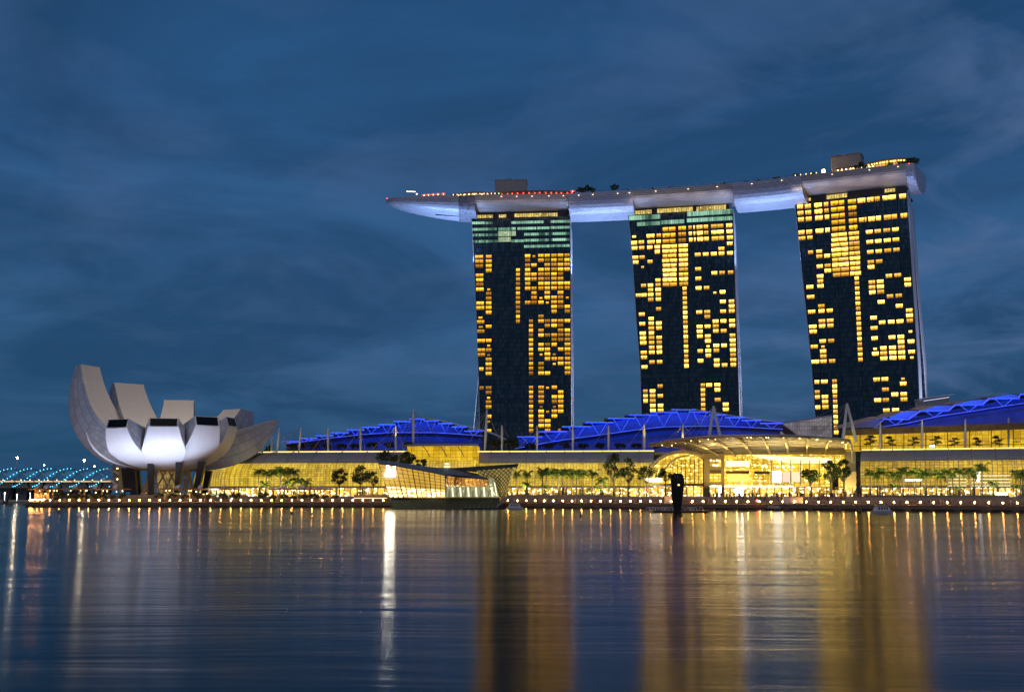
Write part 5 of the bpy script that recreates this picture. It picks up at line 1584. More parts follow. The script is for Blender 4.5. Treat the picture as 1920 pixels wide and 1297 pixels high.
# the two overlapping letters on the upper left of the face
def glyph(polys, name):
    mb = MB()
    for pl_ in polys:
        mb.prism([V((x, 0, z)) for x, z in pl_], V((0, -.35, 0)))
    return mb
LM = emis('sign_letters', (1, .93, .72), 48)
B_ = face_pt(.145, .78) + V((0, -.75, 0))
def bar(a, b, w_):
    a, b = V((a[0], 0, a[1])), V((b[0], 0, b[1])); d = (b - a).normalized(); n = V((-d.z, 0, d.x)) * w_
    return [a - n, b - n, b + n, a + n]
def letters(name, segs):
    mb = MB()
    for a, b, w_ in segs:
        mb.prism([B_ + p * 1.12 for p in bar(a, b, w_ * 1.1)], V((0, -.35, 0)))
    mb.build(name, LM, PV)
letters('letter_v', [((-.9, 1.75), (.35, -.95), .24), ((1.6, 1.75), (.45, -.95), .14), ((-1.25, 1.75), (-.45, 1.75), .12), ((1.2, 1.75), (2.0, 1.75), .12)])
letters('letter_l', [((-.75, .75), (-1.15, -1.55), .24), ((-1.6, -1.6), (1.7, -1.6), .2), ((1.55, -1.6), (1.85, -.95), .14)])
jt = thing('floating_jetty', atY(915, 952.5, 448), 'low dark pontoon with gangway moored in front of the glass pavilion', 'jetty')
j0, j1 = atY(868, 951, 450), atY(946, 951, 450)
mb = MB(); mb.box(j0.x, j1.x, 447, 451, -.2, .55); mb.build('pontoon', M['dark_metal'], jt)
mb = MB(); mb.tube([atY(931, 950, 449), atY(946, 939, 455)], .2, 4); mb.tube([atY(931, 947, 449), atY(946, 936, 455)], .08, 4); mb.build('gangway', M['grey_metal'], jt)
for k in range(9):
    mb = MB(); p = V((j0.x + 1 + (j1.x - j0.x - 2) * k / 8, 448, .5)); mb.tube([p, p + V((0, 0, 1.0))], .09, 4); mb.build('stanchion', M['grey_metal'], jt)

# ------------------------------------------------------------------ helix bridge
YB = 640
hb_ = thing('helix_bridge', atY(80, 945, YB), 'double helix footbridge with rows of cyan lights', 'bridge')
M['helix_steel'] = plain('helix_steel', (.25, .32, .36), .35, .6, .1)
M['cyan_glow'] = emis('cyan_glow', (.06, .65, 1.0), 8)
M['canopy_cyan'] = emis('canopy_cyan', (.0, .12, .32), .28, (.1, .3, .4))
yd = atY(100, 901.5, YB).z
x0 = atY(-60, 900, YB).x; x1 = atY(206, 900, YB).x
rad = 4.9; pitchl = 144 / F * YB
zc = yd + 1.9
def hel(x, ph, r_, sg):
    th = sg * 2 * math.pi * x / pitchl + ph
    return V((x, YB + 4 + math.cos(th) * r_, zc + math.sin(th) * r_))
mb = MB(); mb.box(x0, x1 + 2, YB + 1.2, YB + 6.8, yd - .9, yd); mb.build('deck', M['dark_metal'], hb_)
mb = MB(); mb.box(x0, x1 + 2, YB + 1.0, YB + 1.18, yd - .5, yd + .1); mb.build('deck_edge_light', emis('deck_gold', (1, .72, .38), .9), hb_)
for sg, r_ in ((1, rad), (-1, rad * .86)):
    for ph in (0, math.pi / 2, math.pi, math.pi * 1.5):
        mb = MB(); n = 120
        mb.tube([hel(x0 + (x1 - x0) * k / n, ph, r_, sg) for k in range(n + 1)], .17, 5); mb.build('helix_tube', M['helix_steel'], hb_)
cnt = 0
n = 150
for k in range(n):
    x = x0 + (x1 - x0) * (k + .5) / n
    for ph in (0, math.pi / 2, math.pi, math.pi * 1.5):
        p = hel(x, ph, rad, -1)
        if p.y < YB + 4.6 and k % 3 == 0 and cnt < 95 and x > x0 + 14:
            mb = MB(); mb.ball(p + V((0, -.35, 0)), .19, 5, 4); mb.build('light', M['cyan_glow'], hb_); cnt += 1
# mesh canopies between the helices
k = 0; xx = x0
while xx < x1 - 6:
    mb = MB(); P = []
    for i in range(6):
        P.append([V((xx + i * 1.1, YB + 4 + math.cos(th) * rad * .93, zc + math.sin(th) * rad * .93)) for th in np.linspace(math.pi * (.78 - .02 * i), math.pi * (1.03 - .01 * i), 7)])
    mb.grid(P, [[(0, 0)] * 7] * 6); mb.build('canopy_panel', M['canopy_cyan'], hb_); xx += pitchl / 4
for px in (12, 68, 128, 178):
    p = atY(px, 905, YB + 4)
    mb = MB()
    for dx_ in (-4.5, 4.5): mb.tube([V((p.x, p.y, -1)), V((p.x + dx_, p.y, yd - .9))], .45, 6)
    mb.build('pier', M['dark_metal'], hb_)
for px in np.linspace(6, 190, 12):
    mb = MB(); p = atY(px, 899.5, YB + 1.5); mb.ball(p, .22, 5, 4); mb.build('deck_lamp', M['warm_glow'], hb_)
# road bridge behind, dark
rb_ = thing('road_bridge', atY(60, 944, 720), 'dark concrete road bridge behind the helix footbridge', 'bridge')
a, b = atY(-90, 905, 720), atY(240, 905, 720)
mb = MB(); mb.box(a.x, b.x, 720, 742, a.z - 3, a.z); mb.build('deck', M['concrete'], rb_)
mb = MB(); mb.box(a.x, b.x, 719.6, 719.9, a.z + .1, a.z + .9); mb.build('parapet', M['concrete'], rb_)
for px in (-40, 20, 48, 95, 150, 190):
    p = atY(px, 940, 731); mb = MB(); mb.box8([V((p.x - 1.5, 726, -1)), V((p.x + 1.5, 726, -1)), V((p.x + 1.5, 738, -1)), V((p.x - 1.5, 738, -1)), V((p.x - 4, 724, a.z - 3)), V((p.x + 4, 724, a.z - 3)), V((p.x + 4, 740, a.z - 3)), V((p.x - 4, 740, a.z - 3))]); mb.build('pier', M['concrete'], rb_)
for px, py, Y, lab, e in ((32.5, 857.8, 735, 'brightest street lamp above the left part of the helix bridge', 260), (158, 863, 735, 'bright street lamp above the helix bridge beside the museum', 230),
                       (82.8, 872, 760, 'smaller street lamp between the two brightest ones', 60), (177, 874, 760, 'dim orange street lamp nearest the museum', 40)):
    h = atY(px, py, Y); root = thing('street_lamp', (h.x, Y, 13), lab, 'street lamp')
    mb = MB(); mb.tube([V((h.x, Y, 13)), h], [.22, .12], 6); mb.build('pole', M['grey_metal'], root)
    mb = MB(); mb.ball(h, .55 if e > 100 else .4, 8, 5); mb.build('lamp_head', emis('street_glow', (1, .90, .58) if e > 100 else (1, .62, .28), e), root)
# bay edge below the bridge
bk = MB(); bk.sweep([(0, -1), (0, 1.2), (4, 1.6), (30, 1.8)], [(-420, 700), (-300, 690), (-262, 684)])
structure(bk.build('bridge_landing_ground', M['concrete']))
for px, py, lab in ((9, 924, 'small green-white light under the bridge at the picture edge'), (32, 927, 'small white light under the bridge'), (57, 924, 'small yellow light under the bridge nearest the promenade')):
    mb = MB(); p = atY(px, py, 690); mb.ball(p, .4, 6, 4); mb.tube([p, V((p.x, p.y, 1.5))], .08, 4); tag(mb.build('path_lamp', M['white_glow']), lab, 'lamp')

# ------------------------------------------------------------------ timber pergolas on the promenade by the museum
def pergola(pxa, pxb, Y, label, cols, yr=916.5):
    a, b = atY(pxa, yr, Y), atY(pxb, yr, Y); root = thing('promenade_shelter', ((a.x + b.x) / 2, Y, 3), label, 'shelter')
    mb = MB(); mb.box(a.x, b.x, Y - 3, Y + 4, a.z - .35, a.z + .15); mb.build('roof', M['tan_wall'], root)
    mb = MB(); mb.box(a.x, b.x, Y - 3.15, Y - 3.01, a.z - .1, a.z + .3); mb.build('gutter', M['timber'], root)
    for x in cols:
        p = atY(x, 930, Y - 1.5); mb = MB(); mb.tube([V((p.x, Y - 1.5, 3.2)), V((p.x, Y - 1.5, a.z - .4))], .38, 6); mb.build('column', M['gold_soffit'], root)
        l = bpy.data.lights.new('column_light', 'SPOT'); l.energy = 230; l.color = (1, .62, .14); l.spot_size = R(75); l.shadow_soft_size = .2
        lo = bpy.data.objects.new('column_light', l); COL.objects.link(lo); lo.location = (p.x, Y - 3.0, a.z - .9); lo.rotation_euler = (R(12), 0, 0)
        if rnd.random() < .9:
            mb = MB(); mb.ball(V((p.x + .3, Y - 1.2, a.z - .75)), .28, 5, 4); mb.build('lamp', M['warm_glow'], root)
    # low lit counter and benches
    c0, c1 = atY(pxa + 12, 930, Y + 5), atY(pxb - 25, 930, Y + 5)
    mb = MB(); mb.box(c0.x, c1.x, Y + 6, Y + 7.5, 3.8, 5.4); mb.build('counter', M['tan_wall'], root)
    mb = MB(); mb.box(c0.x + 3, (c0.x + c1.x) / 2, Y + 5.8, Y + 5.98, 4.4, 5.2); mb.build('counter_light', emis('counter_glow', (1, .55, .06), 1.3) if 'counter_glow' not in bpy.data.materials else bpy.data.materials['counter_glow'], root)
    for k in range(int((b.x - a.x) / 4)):
        mb = MB(); mb.ball(V((a.x + 2 + k * 4 + rnd.uniform(-1, 1), Y + 5.3 + rnd.uniform(-1, 1), rnd.uniform(5.6, 7.2))), rnd.uniform(.16, .34), 5, 4); mb.build('pendant', M['warm_glow'], root)
    for k in range(3):
        x = a.x + (b.x - a.x) * (.2 + .3 * k); mb = MB()
        mb.box8([V((x - 1, Y, a.z + .3)), V((x + .8, Y, a.z + .3)), V((x + .8, Y + 1, a.z + .3)), V((x - 1, Y + 1, a.z + .3)), V((x - .6, Y, a.z + 1.5)), V((x + 1.3, Y, a.z + 1.8)), V((x + 1.3, Y + 1, a.z + 1.8)), V((x - .6, Y + 1, a.z + 1.5))])
        mb.build('roof_hood', M['white'], root)
pergola(57, 113, 524, 'flat-roofed promenade shelter nearest the bridge', (66, 69, 72, 76, 79, 88, 91, 99))
pergola(114, 240, 521, 'long lit promenade shelter left of the museum columns', (130, 149, 158, 191, 227))
pergola(303, 446, 521, 'lit promenade shelter in front of the museum columns', (309, 352, 356, 396, 439))
pergola(506, 622, 521, 'lit promenade shelter between the palms and the round trees', (520, 557, 590, 601, 619))

# ------------------------------------------------------------------ vegetation placement
palms = [make_palm(1, 10.0, 4.5, 'x', 17), make_palm(2, 9.6, 4.7, 'x', 18), make_palm(3, 3.6, 3.0, 'x', 12)]
def palm_at(px, ytop, Y, gz, label, group, small=False):
    src = palms[2] if small else palms[rnd.randrange(2)]
    top = atY(px, ytop, Y).z; h = {palms[0].name: 12.3, palms[1].name: 11.9, palms[2].name: 5.2}[src.name]
    sc = max(.4, (top - gz) / h)
    place('palm', src, (atY(px, ytop, Y).x, Y, gz), label, group, None, sc)
for px, yt in ((486, 876), (499, 878), (514, 879), (526, 875), (541, 877), (551, 876)):
    palm_at(px, yt, 541 + rnd.uniform(-3, 3), 4.5, 'tall palm in the group before the arcade beside the museum', 'tall palms beside the museum')
for px, yt in ((497, 898), (540, 893), (557, 891), (573, 892)):
    palm_at(px, yt, 536, 4.5, 'short palm in front of the arcade beside the museum', 'short palms beside the museum', True)
for px, yt in ((970, 881), (990, 882), (1018, 877), (1024, 879), (1037, 878), (1047, 877), (1054, 880), (1061, 876), (1071, 879), (1080, 877), (1087, 878), (1094, 880), (1110, 880)):
    palm_at(px, yt, 528 + rnd.uniform(-4, 4), 4.5, 'tall palm in the row right of the glass pavilion', 'palm row right of the glass pavilion')
for px, yt in ((988, 900), (1022, 906), (1105, 911), (1125, 912), (1130, 890)):
    palm_at(px, yt, 520, 4.5, 'short palm below the row right of the glass pavilion', 'short palms right of the glass pavilion', True)
for px, yt in ((1631, 880), (1652, 877), (1673, 881), (1692, 876), (1713, 877), (1733, 880), (1754, 880), (1775, 875), (1797, 874), (1818, 876), (1839, 869), (1903, 878), (1917, 880)):
    palm_at(px, yt, 470 + rnd.uniform(-3, 3), 4.5, 'tall palm in the row before the right arcade', 'palm row before the right arcade')
for px, yt in ((1643, 884), (1684, 886), (1724, 884), (1764, 886), (1786, 882), (1826, 884), (1911, 885)):
    palm_at(px, yt, 481 + rnd.uniform(-2, 2), 4.5, 'tall palm in the row before the right arcade', 'palm row before the right arcade')
for px, yt in ((1674, 904), (1797, 908), (1861, 898), (1904, 905)):
    palm_at(px, yt, 464, 4.5, 'short bushy palm among the right palm row', 'short palms at the right', True)
# round trees on the promenade
def tree_px(seed, px, ytop, wpx, Y, gz, label, name='leaf', **kw):
    top = atY(px, ytop, Y); h = top.z - gz; rx = wpx / 2 / F * Y
    t = make_tree(seed, h, rx, label, leafmat=name, **kw); t.location = (top.x, Y, gz); t.rotation_euler = (0, 0, seed * 1.3); return t
tree_px(11, 637, 876, 34, 530, 4.5, 'round dark tree, left one of the pair beside the glass pavilion', per=80)
tree_px(12, 676, 871, 46, 532, 4.5, 'wide round tree touching the left edge of the glass pavilion', per=90)
tree_px(13, 700, 880, 28, 516, 4.5, 'slender light tree just left of the glass pavilion', nclump=10, per=50)
tree_px(14, 1150, 845, 44, 526, 4.5, 'tallest open-crowned tree in front of the middle arcade', trunkh=.30, nclump=18, per=75)
tree_px(15, 1177, 852, 34, 528, 4.5, 'second open-crowned tree close to the tallest one', trunkh=.30, nclump=14)
tree_px(16, 1212, 871, 44, 524, 4.5, 'wide yellow-lit tree with thin branches', trunkh=.4, nclump=14, per=60)
tree_px(17, 1247, 874, 40, 520, 4.5, 'flat spreading tree beside the dark sculpture', trunkh=.5, nclump=12, per=60)
tree_px(18, 1519, 874, 40, 498, 4.5, 'yellow-lit rounded tree before the bright event hall', trunkh=.42, nclump=15, per=70)
tree_px(19, 1556, 857, 36, 494, 4.5, 'dark twin-crowned tree, left crown, before the hall corner', trunkh=.34, nclump=16, per=85)
tree_px(20, 1580, 853, 34, 496, 4.5, 'darkest tall tree at the corner of the event hall', trunkh=.34, nclump=16, per=85)
# clipped trees on the shell roof edge behind the pavilion
tree_px(21, 727, 846, 50, 538, 17, 'dark rounded tree above the left end of the glass pavilion', trunkh=.3, per=90)
tree_px(22, 764, 844, 34, 536, 14, 'dark tree rising behind the pavilion roof', trunkh=.35, per=80)
tree_px(23, 789, 855, 24, 534, 12, 'small dark tree behind the middle of the pavilion roof', trunkh=.35, per=60)
tree_px(24, 236, 872, 26, 585, 4.5, 'dark bushy tree behind the museum columns at the left', per=70, name='leaf_dark')
tree_px(25, 505, 832, 18, 610, 20, 'dark tree behind the masts next to the museum', name='leaf_dark')
# roof garden trees in front of the blue roofs
um1 = make_tree(31, 5.2, 3.0, 'x', leafmat='leaf_dark', nclump=12, per=60, size=.36, trunkh=.42)
um2 = make_tree(32, 5.4, 2.6, 'x', leafmat='leaf_dark', nclump=12, per=60, size=.36, trunkh=.42)
um3 = make_tree(33, 7.0, 3.6, 'x', leafmat='leaf_dark', nclump=6, per=80, size=.36, layered=True)
L1 = 'dark umbrella-shaped tree silhouetted before the left blue roof'
for px in (548, 566, 588, 613, 639, 665, 699, 730, 765):
    s_ = um1 if px % 2 else um2; place('u', s_, (atY(px, 846, 568).x, 568, 24.9), L1, 'roof trees before the left blue roof', None, atY(px, 824 if px > 680 else 827, 568).z and (1.05 if px > 680 else .92))
L2 = 'dark umbrella-shaped tree silhouetted before the widest blue roof'
for px in (929, 960, 995, 1028, 1060, 1093, 1126, 1161, 1195, 1229, 1298):
    s_ = um1 if px % 2 else um2; place('u', s_, (atY(px, 846, 562).x, 562, 24.8), L2, 'roof trees before the widest blue roof', None, .95 if px not in (960, 929) else 1.35)
L3 = 'layered dark tree on the right roof garden before golden glass'
for px in (1633, 1673, 1713, 1754, 1790, 1836, 1874, 1912):
    place('u3', um3, (atY(px, 842, 517).x, 517, 24.4), L3, 'layered trees on the right roof garden', None, rnd.uniform(.85, 1.05))
# planting on the rooftop deck
for px, Y_ in ((492, 533), (525, 533), (555, 532), (980, 520), (1030, 518), (1060, 518), (1090, 518), (1120, 516), (1640, 462), (1675, 461), (1710, 460), (1745, 459), (1780, 458), (1815, 457), (1845, 456), (1905, 455), (1150, 517), (1215, 516), (1525, 488), (1570, 485)):
    p = XY(px, Y_); spot('garden_uplight', (p.x, p.y, 5.6), (p.x, p.y + 9, 16), 5200, 95, (1, .92, .38))
dp = make_tree(41, 6.5, 3.0, 'x', leafmat='leaf', nclump=9, per=55, size=.4)
for i, (px, sc) in enumerate(((1085, .95), (1093, .8), (1101, 1.1), (1110, .8), (1150, 1.05))):
    e, t, n = dframe(px, 5); place('dp', dp, e + V((0, 0, .5)), 'leafy tree on the deck ' + ('between the left and middle towers' if px > 1140 else 'in the clump right of the red lanterns'), 'deck trees ' + ('alone' if px > 1140 else 'clump'), None, sc)
bsh = make_tree(42, 2.8, 1.8, 'x', 'bush', 'leaf', 8, 40, .3, .12); 
for px, sc in ((1176, .9), (1222, 1.0), (1240, .8), (1256, 1.0), (1340, .9), (1356, 1.1), (1398, .9), (1418, 1.0), (1426, .8), (1437, .9), (1448, 1.0), (1456, 1.1), (1465, .8), (1489, 1.3), (1497, 1.2), (1522, 1.2)):
    e, t, n = dframe(px, 4); place('bs', bsh, e + V((0, 0, .5)), 'low bush on the deck between the parasol and the floodlight', 'deck bushes before the floodlight', None, sc)
for px, sc in ((1612, 2.1), (1616, 1.6), (1668, 1.2), (1690, 1.4), (1700, 1.6), (1706, 1.7), (1711, 1.8), (1714, 1.7)):
    e, t, n = dframe(px, 2.5); copy_tree(bsh, e + V((0, 0, .5)), 'bush on the amber terrace at the blunt deck end', 'bush', 'deck bushes at the blunt end', px, sc)
bsg = make_tree(43, 2.6, 1.9, 'x', 'bush', 'leaf', 8, 45, .3, .1)
for px in list(range(120, 240, 17)) + list(range(306, 470, 24)) + list(range(500, 640, 19)):
    p = XY(px, 514 + rnd.uniform(0, 2)); place('bg', bsg, (p.x, p.y + 1.2, 3.2), 'leafy bush by the promenade shelters', 'bushes by the promenade shelters', None, rnd.uniform(.8, 1.5))

# ------------------------------------------------------------------ planters, light strips
def planter(pxa, pxb, Ya, Yb, label):
    a, b = XY(pxa, Ya), XY(pxb, Yb); root = thing('planter', ((a.x + b.x) / 2, (Ya + Yb) / 2, 4.5), label, 'planter')
    u = (b - a).normalized(); n = V((-u.y, u.x, 0))
    mb = MB(); q_ = [a, b, b + n * 3, a + n * 3]; mb.box8([p + V((0, 0, 4.5)) for p in q_] + [p + V((0, 0, 5.35)) for p in q_]); mb.build('trough', M['planter'], root)
    mb = MB(); q_ = [a - n * .25, b - n * .25, b - n * .05, a - n * .05]; mb.box8([p + V((0, 0, 3.75)) for p in q_] + [p + V((0, 0, 4.05)) for p in q_]); mb.build('light_strip', M['strip'], root)
    mb = MB(); r = random.Random(int(pxa)); L = (b - a).length
    for _ in range(int(L * 26)):
        c_ = a + u * r.uniform(0, L) + n * r.uniform(.3, 2.7) + V((0, 0, 5.35 + abs(r.gauss(0, .4))))
        d_ = V((r.gauss(0, 1), r.gauss(0, 1), r.gauss(.5, 1))).normalized() * .3; e_ = V((r.gauss(0, 1), r.gauss(0, 1), 0)).normalized() * .15
        mb.face([c_ - e_, c_ + e_, c_ + d_])
    mb.build('hedge', M['leaf'], root)
planter(1608, 1672, 452, 445, 'planter with hedge and light strip left of the right palms')
planter(1676, 1876, 443, 425, 'long planter with glowing strip below the right palm row')
planter(1893, 1985, 422, 414, 'planter with glowing strip at the right picture edge')
planter(952, 1140, 512, 492, 'planter with glowing strip below the palms right of the pavilion')
planter(668, 729, 514, 514, 'short planter with glowing strip left of the pavilion plinth')
# white kiosk walls and signs
def block(px0, px1, y0, y1, Y, mat, name, label, cat, dep=2):
    root = thing(name, atY((px0 + px1) / 2, y1, Y), label, cat); a, b = atY(px0, y1, Y), atY(px1, y0, Y)
    mb = MB(); mb.box(a.x, b.x, Y, Y + dep, a.z, b.z); mb.build('wall', M[mat], root)
    mb = MB(); mb.box(a.x - .15, b.x + .15, Y - .15, Y + dep + .15, b.z + .003, b.z + .2); mb.build('roof', M['grey_metal'], root)
block(1470, 1505, 932, 943, 418, 'white', 'kiosk', 'long white cabin on the steps before the bright hall', 'kiosk')
block(1247, 1261, 930, 943, 452, 'white', 'kiosk', 'small white cabin just left of the dark sculpture', 'kiosk')
sg = thing('shop_sign', atY(1225, 899, 532), 'white illuminated sign bar behind the flat spreading tree', 'sign')
mb = MB(); a = atY(1210, 902.5, 530); b = atY(1241, 896.5, 530); mb.box(a.x, b.x, 530, 530.5, a.z, b.z); mb.build('sign_face', M['bright'], sg)
b2 = MB(); a = atY(1868, 936, 455); b = atY(1888, 923, 455); b2.box(a.x, b.x, 455, 455.4, a.z, b.z); tag(b2.build('screen', M['screen']), 'bright white screen between the right planters', 'screen')
# raised lettering and figure mark on the right arcade (too small in the photo to spell out beyond its strokes)
st = thing('shop_sign', atY(1711, 900, 499), 'row of small cream letters on the right arcade behind the palms', 'sign')
txt = bpy.data.curves.new('letters', 'FONT'); txt.body = 'XOKOY LEEV'; txt.size = 1.15; txt.extrude = .05
to = bpy.data.objects.new('letters', txt); COL.objects.link(to)
lm_ = bpy.data.meshes.new_from_object(to.evaluated_get(bpy.context.evaluated_depsgraph_get())); bpy.data.objects.remove(to)
lm_.materials.clear(); lm_.materials.append(M['white_glow'])
to = bpy.data.objects.new('lettering', lm_); COL.objects.link(to); to.parent = st
to.location = atY(1697, 901.5, 498) - V(st['_o']); to.rotation_euler = (R(90), 0, R(-5))
tm = MB()
fgm = atY(1834, 902, 492)
for a, b, r_ in (((0, 0, 0), (.3, 0, 2.2), .5), ((.3, 0, 2.2), (-.4, 0, 3.6), .45), ((.2, 0, 2.6), (.9, 0, 4.0), .3)):
    tm.tube([fgm + V(a), fgm + V(b)], r_, 6)
tag(tm.build('wall_light', M['bright']), 'bright white figure-like mark on the right arcade facade', 'sign')
for k, y in enumerate((891.5, 897.8, 904.2, 910.4)):
    for (xa, xb) in ((1778, 1812), (1822, 1895)):
        mb = MB(); mb.tube([atY(xa, y, 497 - (xa - 1778) * .075), atY(xb, y - .3, 497 - (xb - 1778) * .075)], .13, 4); tag(mb.build('facade_light', M['fin_glow']), 'horizontal white light line on the right arcade, %s line %s of the tall palm gap' % (['top', 'second', 'third', 'lowest'][k], 'left' if xa < 1800 else 'right'), 'light')

# ------------------------------------------------------------------ dark sculpture on its raft, boats, buoys
YS = 372
sc_ = thing('dark_sculpture', atY(1269, 957, YS), 'tall dark rounded sculpture with narrow foot standing in the bay', 'sculpture')
prof = [(960, 1262.5, 1278.5), (950, 1262.5, 1278), (940, 1260, 1279.5), (928, 1259, 1281), (915, 1258.4, 1282), (905, 1257.8, 1283.3), (897, 1257.2, 1283), (890, 1259.5, 1280.5), (887.5, 1263, 1276.5), (886.8, 1267, 1272)]
mb = MB(); P = []
for y, a, b in prof:
    A, B = atY(a, y, YS), atY(b, y, YS); c_ = (A + B) / 2; r_ = (B.x - A.x) / 2; ring = []
    for k in range(21):
        th = 6.2832 * k / 20; dd = 1 + .07 * math.sin(3 * th + y * .2) + .04 * math.sin(7 * th + y)
        ring.append(V((c_.x + r_ * math.cos(th), YS + r_ * .8 * math.sin(th) * dd, c_.z)))
    P.append(ring)
mb.grid(P, [[(k, i) for k in range(21)] for i in range(len(P))]); mb.face(P[-1][:-1]); mb.build('body', M['black_stone'], sc_, smooth=True)
for k in range(6):
    th = 3.6 + k * .42; mb = MB(); mb.tube([V((P[i][0].x - (P[i][0].x - P[i][10].x) / 2 + (P[i][0].x - P[i][10].x) / 2 * math.cos(th) * 1.0, YS + 1.6 * math.sin(th), P[i][0].z)) for i in range(3, 9)], .16, 4); mb.build('ridge', M['black_stone'], sc_)
mb = MB(); mb.ball(atY(1272.6, 908.8, YS - 2.2), .22, 6, 4, (1.5, .5, 1)); mb.build('lamp', M['amber_glow'], sc_)
rf_ = thing('raft', atY(1271, 957, YS + 2), 'low black raft around the dark sculpture', 'raft')
a, b = atY(1221, 957, 383), atY(1321, 957, 383)
mb = MB(); mb.box(a.x, b.x, 376, 392, -.3, .55); mb.build('deck', M['dark_metal'], rf_)
mb = MB(); p0, p1 = atY(1151, 957, 402), atY(1412, 957, 402); mb.box(p0.x, a.x, 398, 402, -.2, .2); mb.build('boom', M['dark_metal'], rf_)
mb = MB(); mb.box(b.x, p1.x, 398, 402, -.2, .2); mb.build('boom', M['dark_metal'], rf_)
hp = None
for i, px in enumerate((1216, 1222, 1227, 1231, 1239, 1245, 1249, 1252, 1260, 1264, 1282, 1290, 1293, 1299, 1304, 1317)):
    if hp is None:
        mb = MB(); mb.tube([(.62 * math.cos(t), 0, .62 * math.sin(t)) for t in np.linspace(-.3, math.pi + .3, 9)], .13, 5); hp = mb.build('hoop', M['white'], origin=V((0, 0, 0))); o = hp
    else:
        o = hp.copy(); COL.objects.link(o)
    o.location = (atY(px, 951, 378).x, 377 + rnd.uniform(0, 4), 1.0); o.rotation_euler = (0, rnd.uniform(-.4, .4), rnd.uniform(-.5, .5))
    tag(o, 'small white hoop standing on the black raft', 'hoop', 'white hoops on the raft')
for i, px in enumerate((1440, 1446, 1451, 1455)):
    o = hp.copy(); COL.objects.link(o); o.location = (atY(px, 951, 412).x, 409, .95); tag(o, 'small white hoop at the foot of the quay before the bright hall', 'hoop', 'white hoops at the quay')
def boat(px0, px1, Y, zt, label, wavy=False):
    a, b = atY(px0, 957, Y), atY(px1, 957, Y); L = b.x - a.x; c_ = (a.x + b.x) / 2
    root = thing('boat', (c_, Y, 0), label, 'boat')
    mb = MB(); P = []
    for i in range(13):
        s = i / 12; x = a.x + L * s; w_ = 1.7 * math.sin(math.pi * (.08 + .88 * s)) ** .5
        P.append([V((x, Y - w_, .8)), V((x, Y - w_ * .75, -.2)), V((x, Y + w_ * .75, -.2)), V((x, Y + w_, .8)), V((x, Y - w_, .82))])
    mb.grid(P, [[(0, 0)] * 5] * 13); mb.build('hull', M['white'], root)
    mb = MB(); q0 = [V((a.x + L * .12, Y - 1.2, .83)), V((b.x - L * .12, Y - 1.2, .83)), V((b.x - L * .12, Y + 1.2, .83)), V((a.x + L * .12, Y + 1.2, .83))]
    q1 = [V((a.x + L * .22, Y - 1.0, zt)), V((b.x - L * .24, Y - 1.0, zt)), V((b.x - L * .24, Y + 1.0, zt)), V((a.x + L * .22, Y + 1.0, zt))]
    mb.box8(q0 + q1); mb.build('cabin', M['white'], root)
    mb = MB(); mb.box(a.x + L * .18, b.x - L * .2, Y - 1.25, Y + 1.25, zt + .003, zt + .18); mb.build('roof', M['grey_metal'], root)
    for k in range(4):
        x = a.x + L * (.28 + .13 * k); mb = MB(); mb.box(x, x + L * .07, Y - 1.32, Y - 1.02, 1.2, zt - .4); mb.build('window', M['dark_metal'], root)
    return root
boat(1634, 1673, 365, 2.3, 'white cabin boat moored below the right palms')
boat(949, 981, 452, 2.3, 'small white boat with canopy moored right of the pavilion')
for px, py, lab in ((1612.5, 961, 'small dark buoy left of the white cabin boat'), (1889, 962, 'small dark buoy near the right picture edge'), (110, 960, 'small dark buoy near the left shore'), (547, 963, 'small brown buoy before the left promenade'), (1089, 967, 'small dark buoy in the golden reflections')):
    p = atZ(px, py, 0.1); mb = MB(); mb.ball(p, .42, 8, 5); mb.tube([p, p + V((0, 0, .9))], .08, 4); tag(mb.build('buoy', M['black_stone']), lab, 'buoy')

# ------------------------------------------------------------------ people on the promenade
def person_mesh(seed):
    r = random.Random(seed); h = 1.7
    sw = r.uniform(-.15, .15)
    V_ = [(0, 0, .95), (0, 0, 1.2), (0, 0, 1.42), (0, 0, 1.52), (0, .02, 1.64), (-.1, 0, .9), (-.11, sw, .48), (-.11, sw * 1.4, .06), (.1, 0, .9), (.11, -sw, .48), (.11, -sw * 1.4, .06),
          (-.19, 0, 1.4), (-.25, sw * .5, 1.12), (-.24, .12 + sw, .88), (.19, 0, 1.4), (.25, -sw * .5, 1.12), (.22, .14 - sw, .90), (-.12, -.14 + sw * 1.4 - .0, .04), (.12, -.14 - sw * 1.4, .04)]
    E = [(0, 1), (1, 2), (2, 3), (3, 4), (0, 5), (5, 6), (6, 7), (0, 8), (8, 9), (9, 10), (2, 11), (11, 12), (12, 13), (2, 14), (14, 15), (15, 16), (7, 17), (10, 18)]
    rad = [.14, .15, .13, .055, .11, .09, .065, .045, .09, .065, .045, .06, .045, .035, .06, .045, .035, .035, .035]
    me = bpy.data.meshes.new('person'); me.from_pydata(V_, E, [])
    o = bpy.data.objects.new('person', me); COL.objects.link(o)
    md = o.modifiers.new('skin', 'SKIN')
    for i, sv_ in enumerate(me.skin_vertices[0].data):
        sv_.radius = (rad[i], rad[i] * .8)
    me.skin_vertices[0].data[0].use_root = True
    dg = bpy.context.evaluated_depsgraph_get()
    m2_ = bpy.data.meshes.new_from_object(o.evaluated_get(dg))
    bpy.data.objects.remove(o)
    m2_.materials.clear(); m2_.materials.append(CLOTH[seed % 4]); m2_.polygons.foreach_set('use_smooth', [True] * len(m2_.polygons))
    return m2_
CLOTH = [plain('cloth_dark', (.05, .045, .05), .8, 0, .5, 3), plain('cloth_tan', (.30, .22, .16), .8, 0, .5, 3), plain('cloth_white', (.55, .5, .45), .8, 0, .4, 3), plain('cloth_red', (.28, .08, .06), .8, 0, .5, 3)]
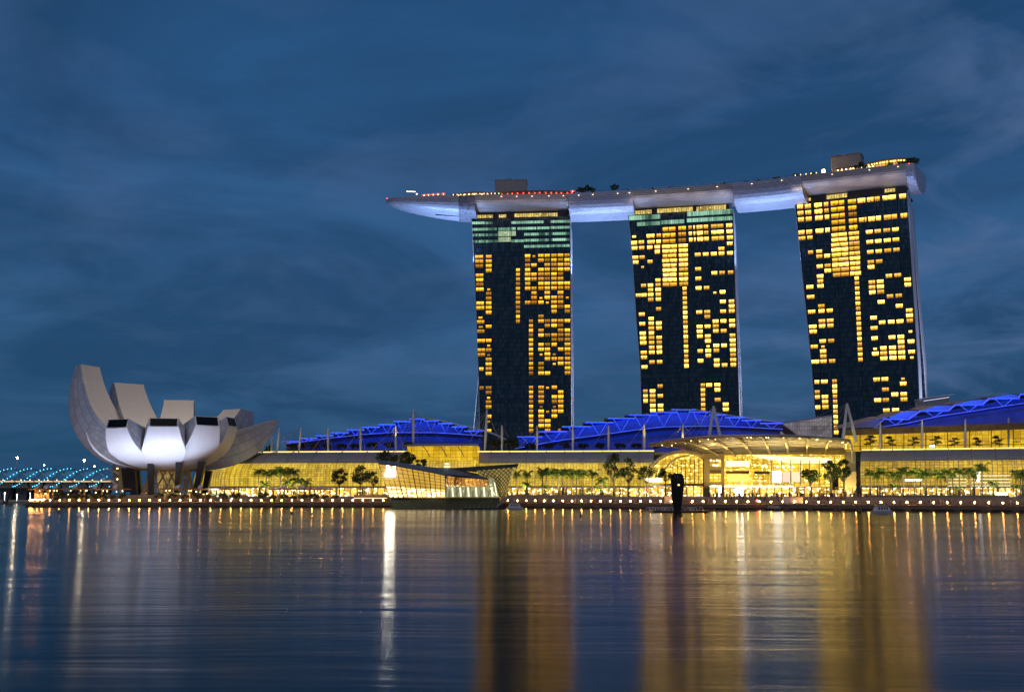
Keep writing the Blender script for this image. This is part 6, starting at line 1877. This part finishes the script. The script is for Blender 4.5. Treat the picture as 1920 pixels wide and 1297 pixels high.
pm_ = [person_mesh(s) for s in range(4)]
LABP = {0: 'person standing on the steps, too distant to tell from neighbours', 1: 'person on the quay walkway behind the lamps', 2: 'person on the steps right of the pavilion'}
cnt = 0
def person(px, off, z, lab, grp):
    global cnt
    best = min(zip(PODF, PODF[1:]), key=lambda ab: 0 if (CX + ab[0][0] / ab[0][1] * F) <= px <= (CX + ab[1][0] / ab[1][1] * F) else 1)
    (xa, ya), (xb, yb) = best; m_ = (px - CX) / F
    t = (xa - m_ * ya) / ((xa - m_ * ya) - (xb - m_ * yb)); x, y = xa + (xb - xa) * t, ya + (yb - ya) * t
    o = bpy.data.objects.new('person', pm_[cnt % 4]); COL.objects.link(o); cnt += 1
    o.location = (x + rnd.uniform(-.3, .3), y + off, z); o.rotation_euler = (0, 0, rnd.uniform(0, 6.28)); s_ = rnd.uniform(.92, 1.08); o.scale = (s_, s_, s_)
    tag(o, lab, 'person', grp)
for _ in range(125):
    person(rnd.uniform(1335, 1640), rnd.uniform(5.2, 14), 4.5, 'person in the crowd on the plaza before the bright hall', 'crowd before the hall')
for _ in range(60):
    person(rnd.uniform(1335, 1620), rnd.choice([2.4, 4.0]) + .2, 3.28 if _ % 2 else 3.88, 'person on the steps before the bright hall', 'people on the hall steps')
for _ in range(45):
    person(rnd.uniform(960, 1330), rnd.choice([-4, -8, -2.5]), 2.2, 'person on the promenade right of the glass pavilion', 'people right of the pavilion')
for _ in range(30):
    person(rnd.uniform(300, 700), rnd.choice([-5, -8, -2.5]), 2.2, 'person on the promenade left of the glass pavilion', 'people left of the pavilion')
for _ in range(24):
    person(rnd.uniform(1650, 1900), rnd.choice([-5, -8, -2.5]), 2.2, 'person on the promenade below the right palms', 'people at the right')
rlamp = MB(); p = atY(1419.5, 938, 424); rlamp.ball(p, .35, 6, 4); rlamp.tube([p, V((p.x, p.y, 3.2))], .07, 4)
tag(rlamp.build('signal_light', emis('signal_red', (1, .03, .02), 30)), 'single red light above the quay lamps', 'signal light')
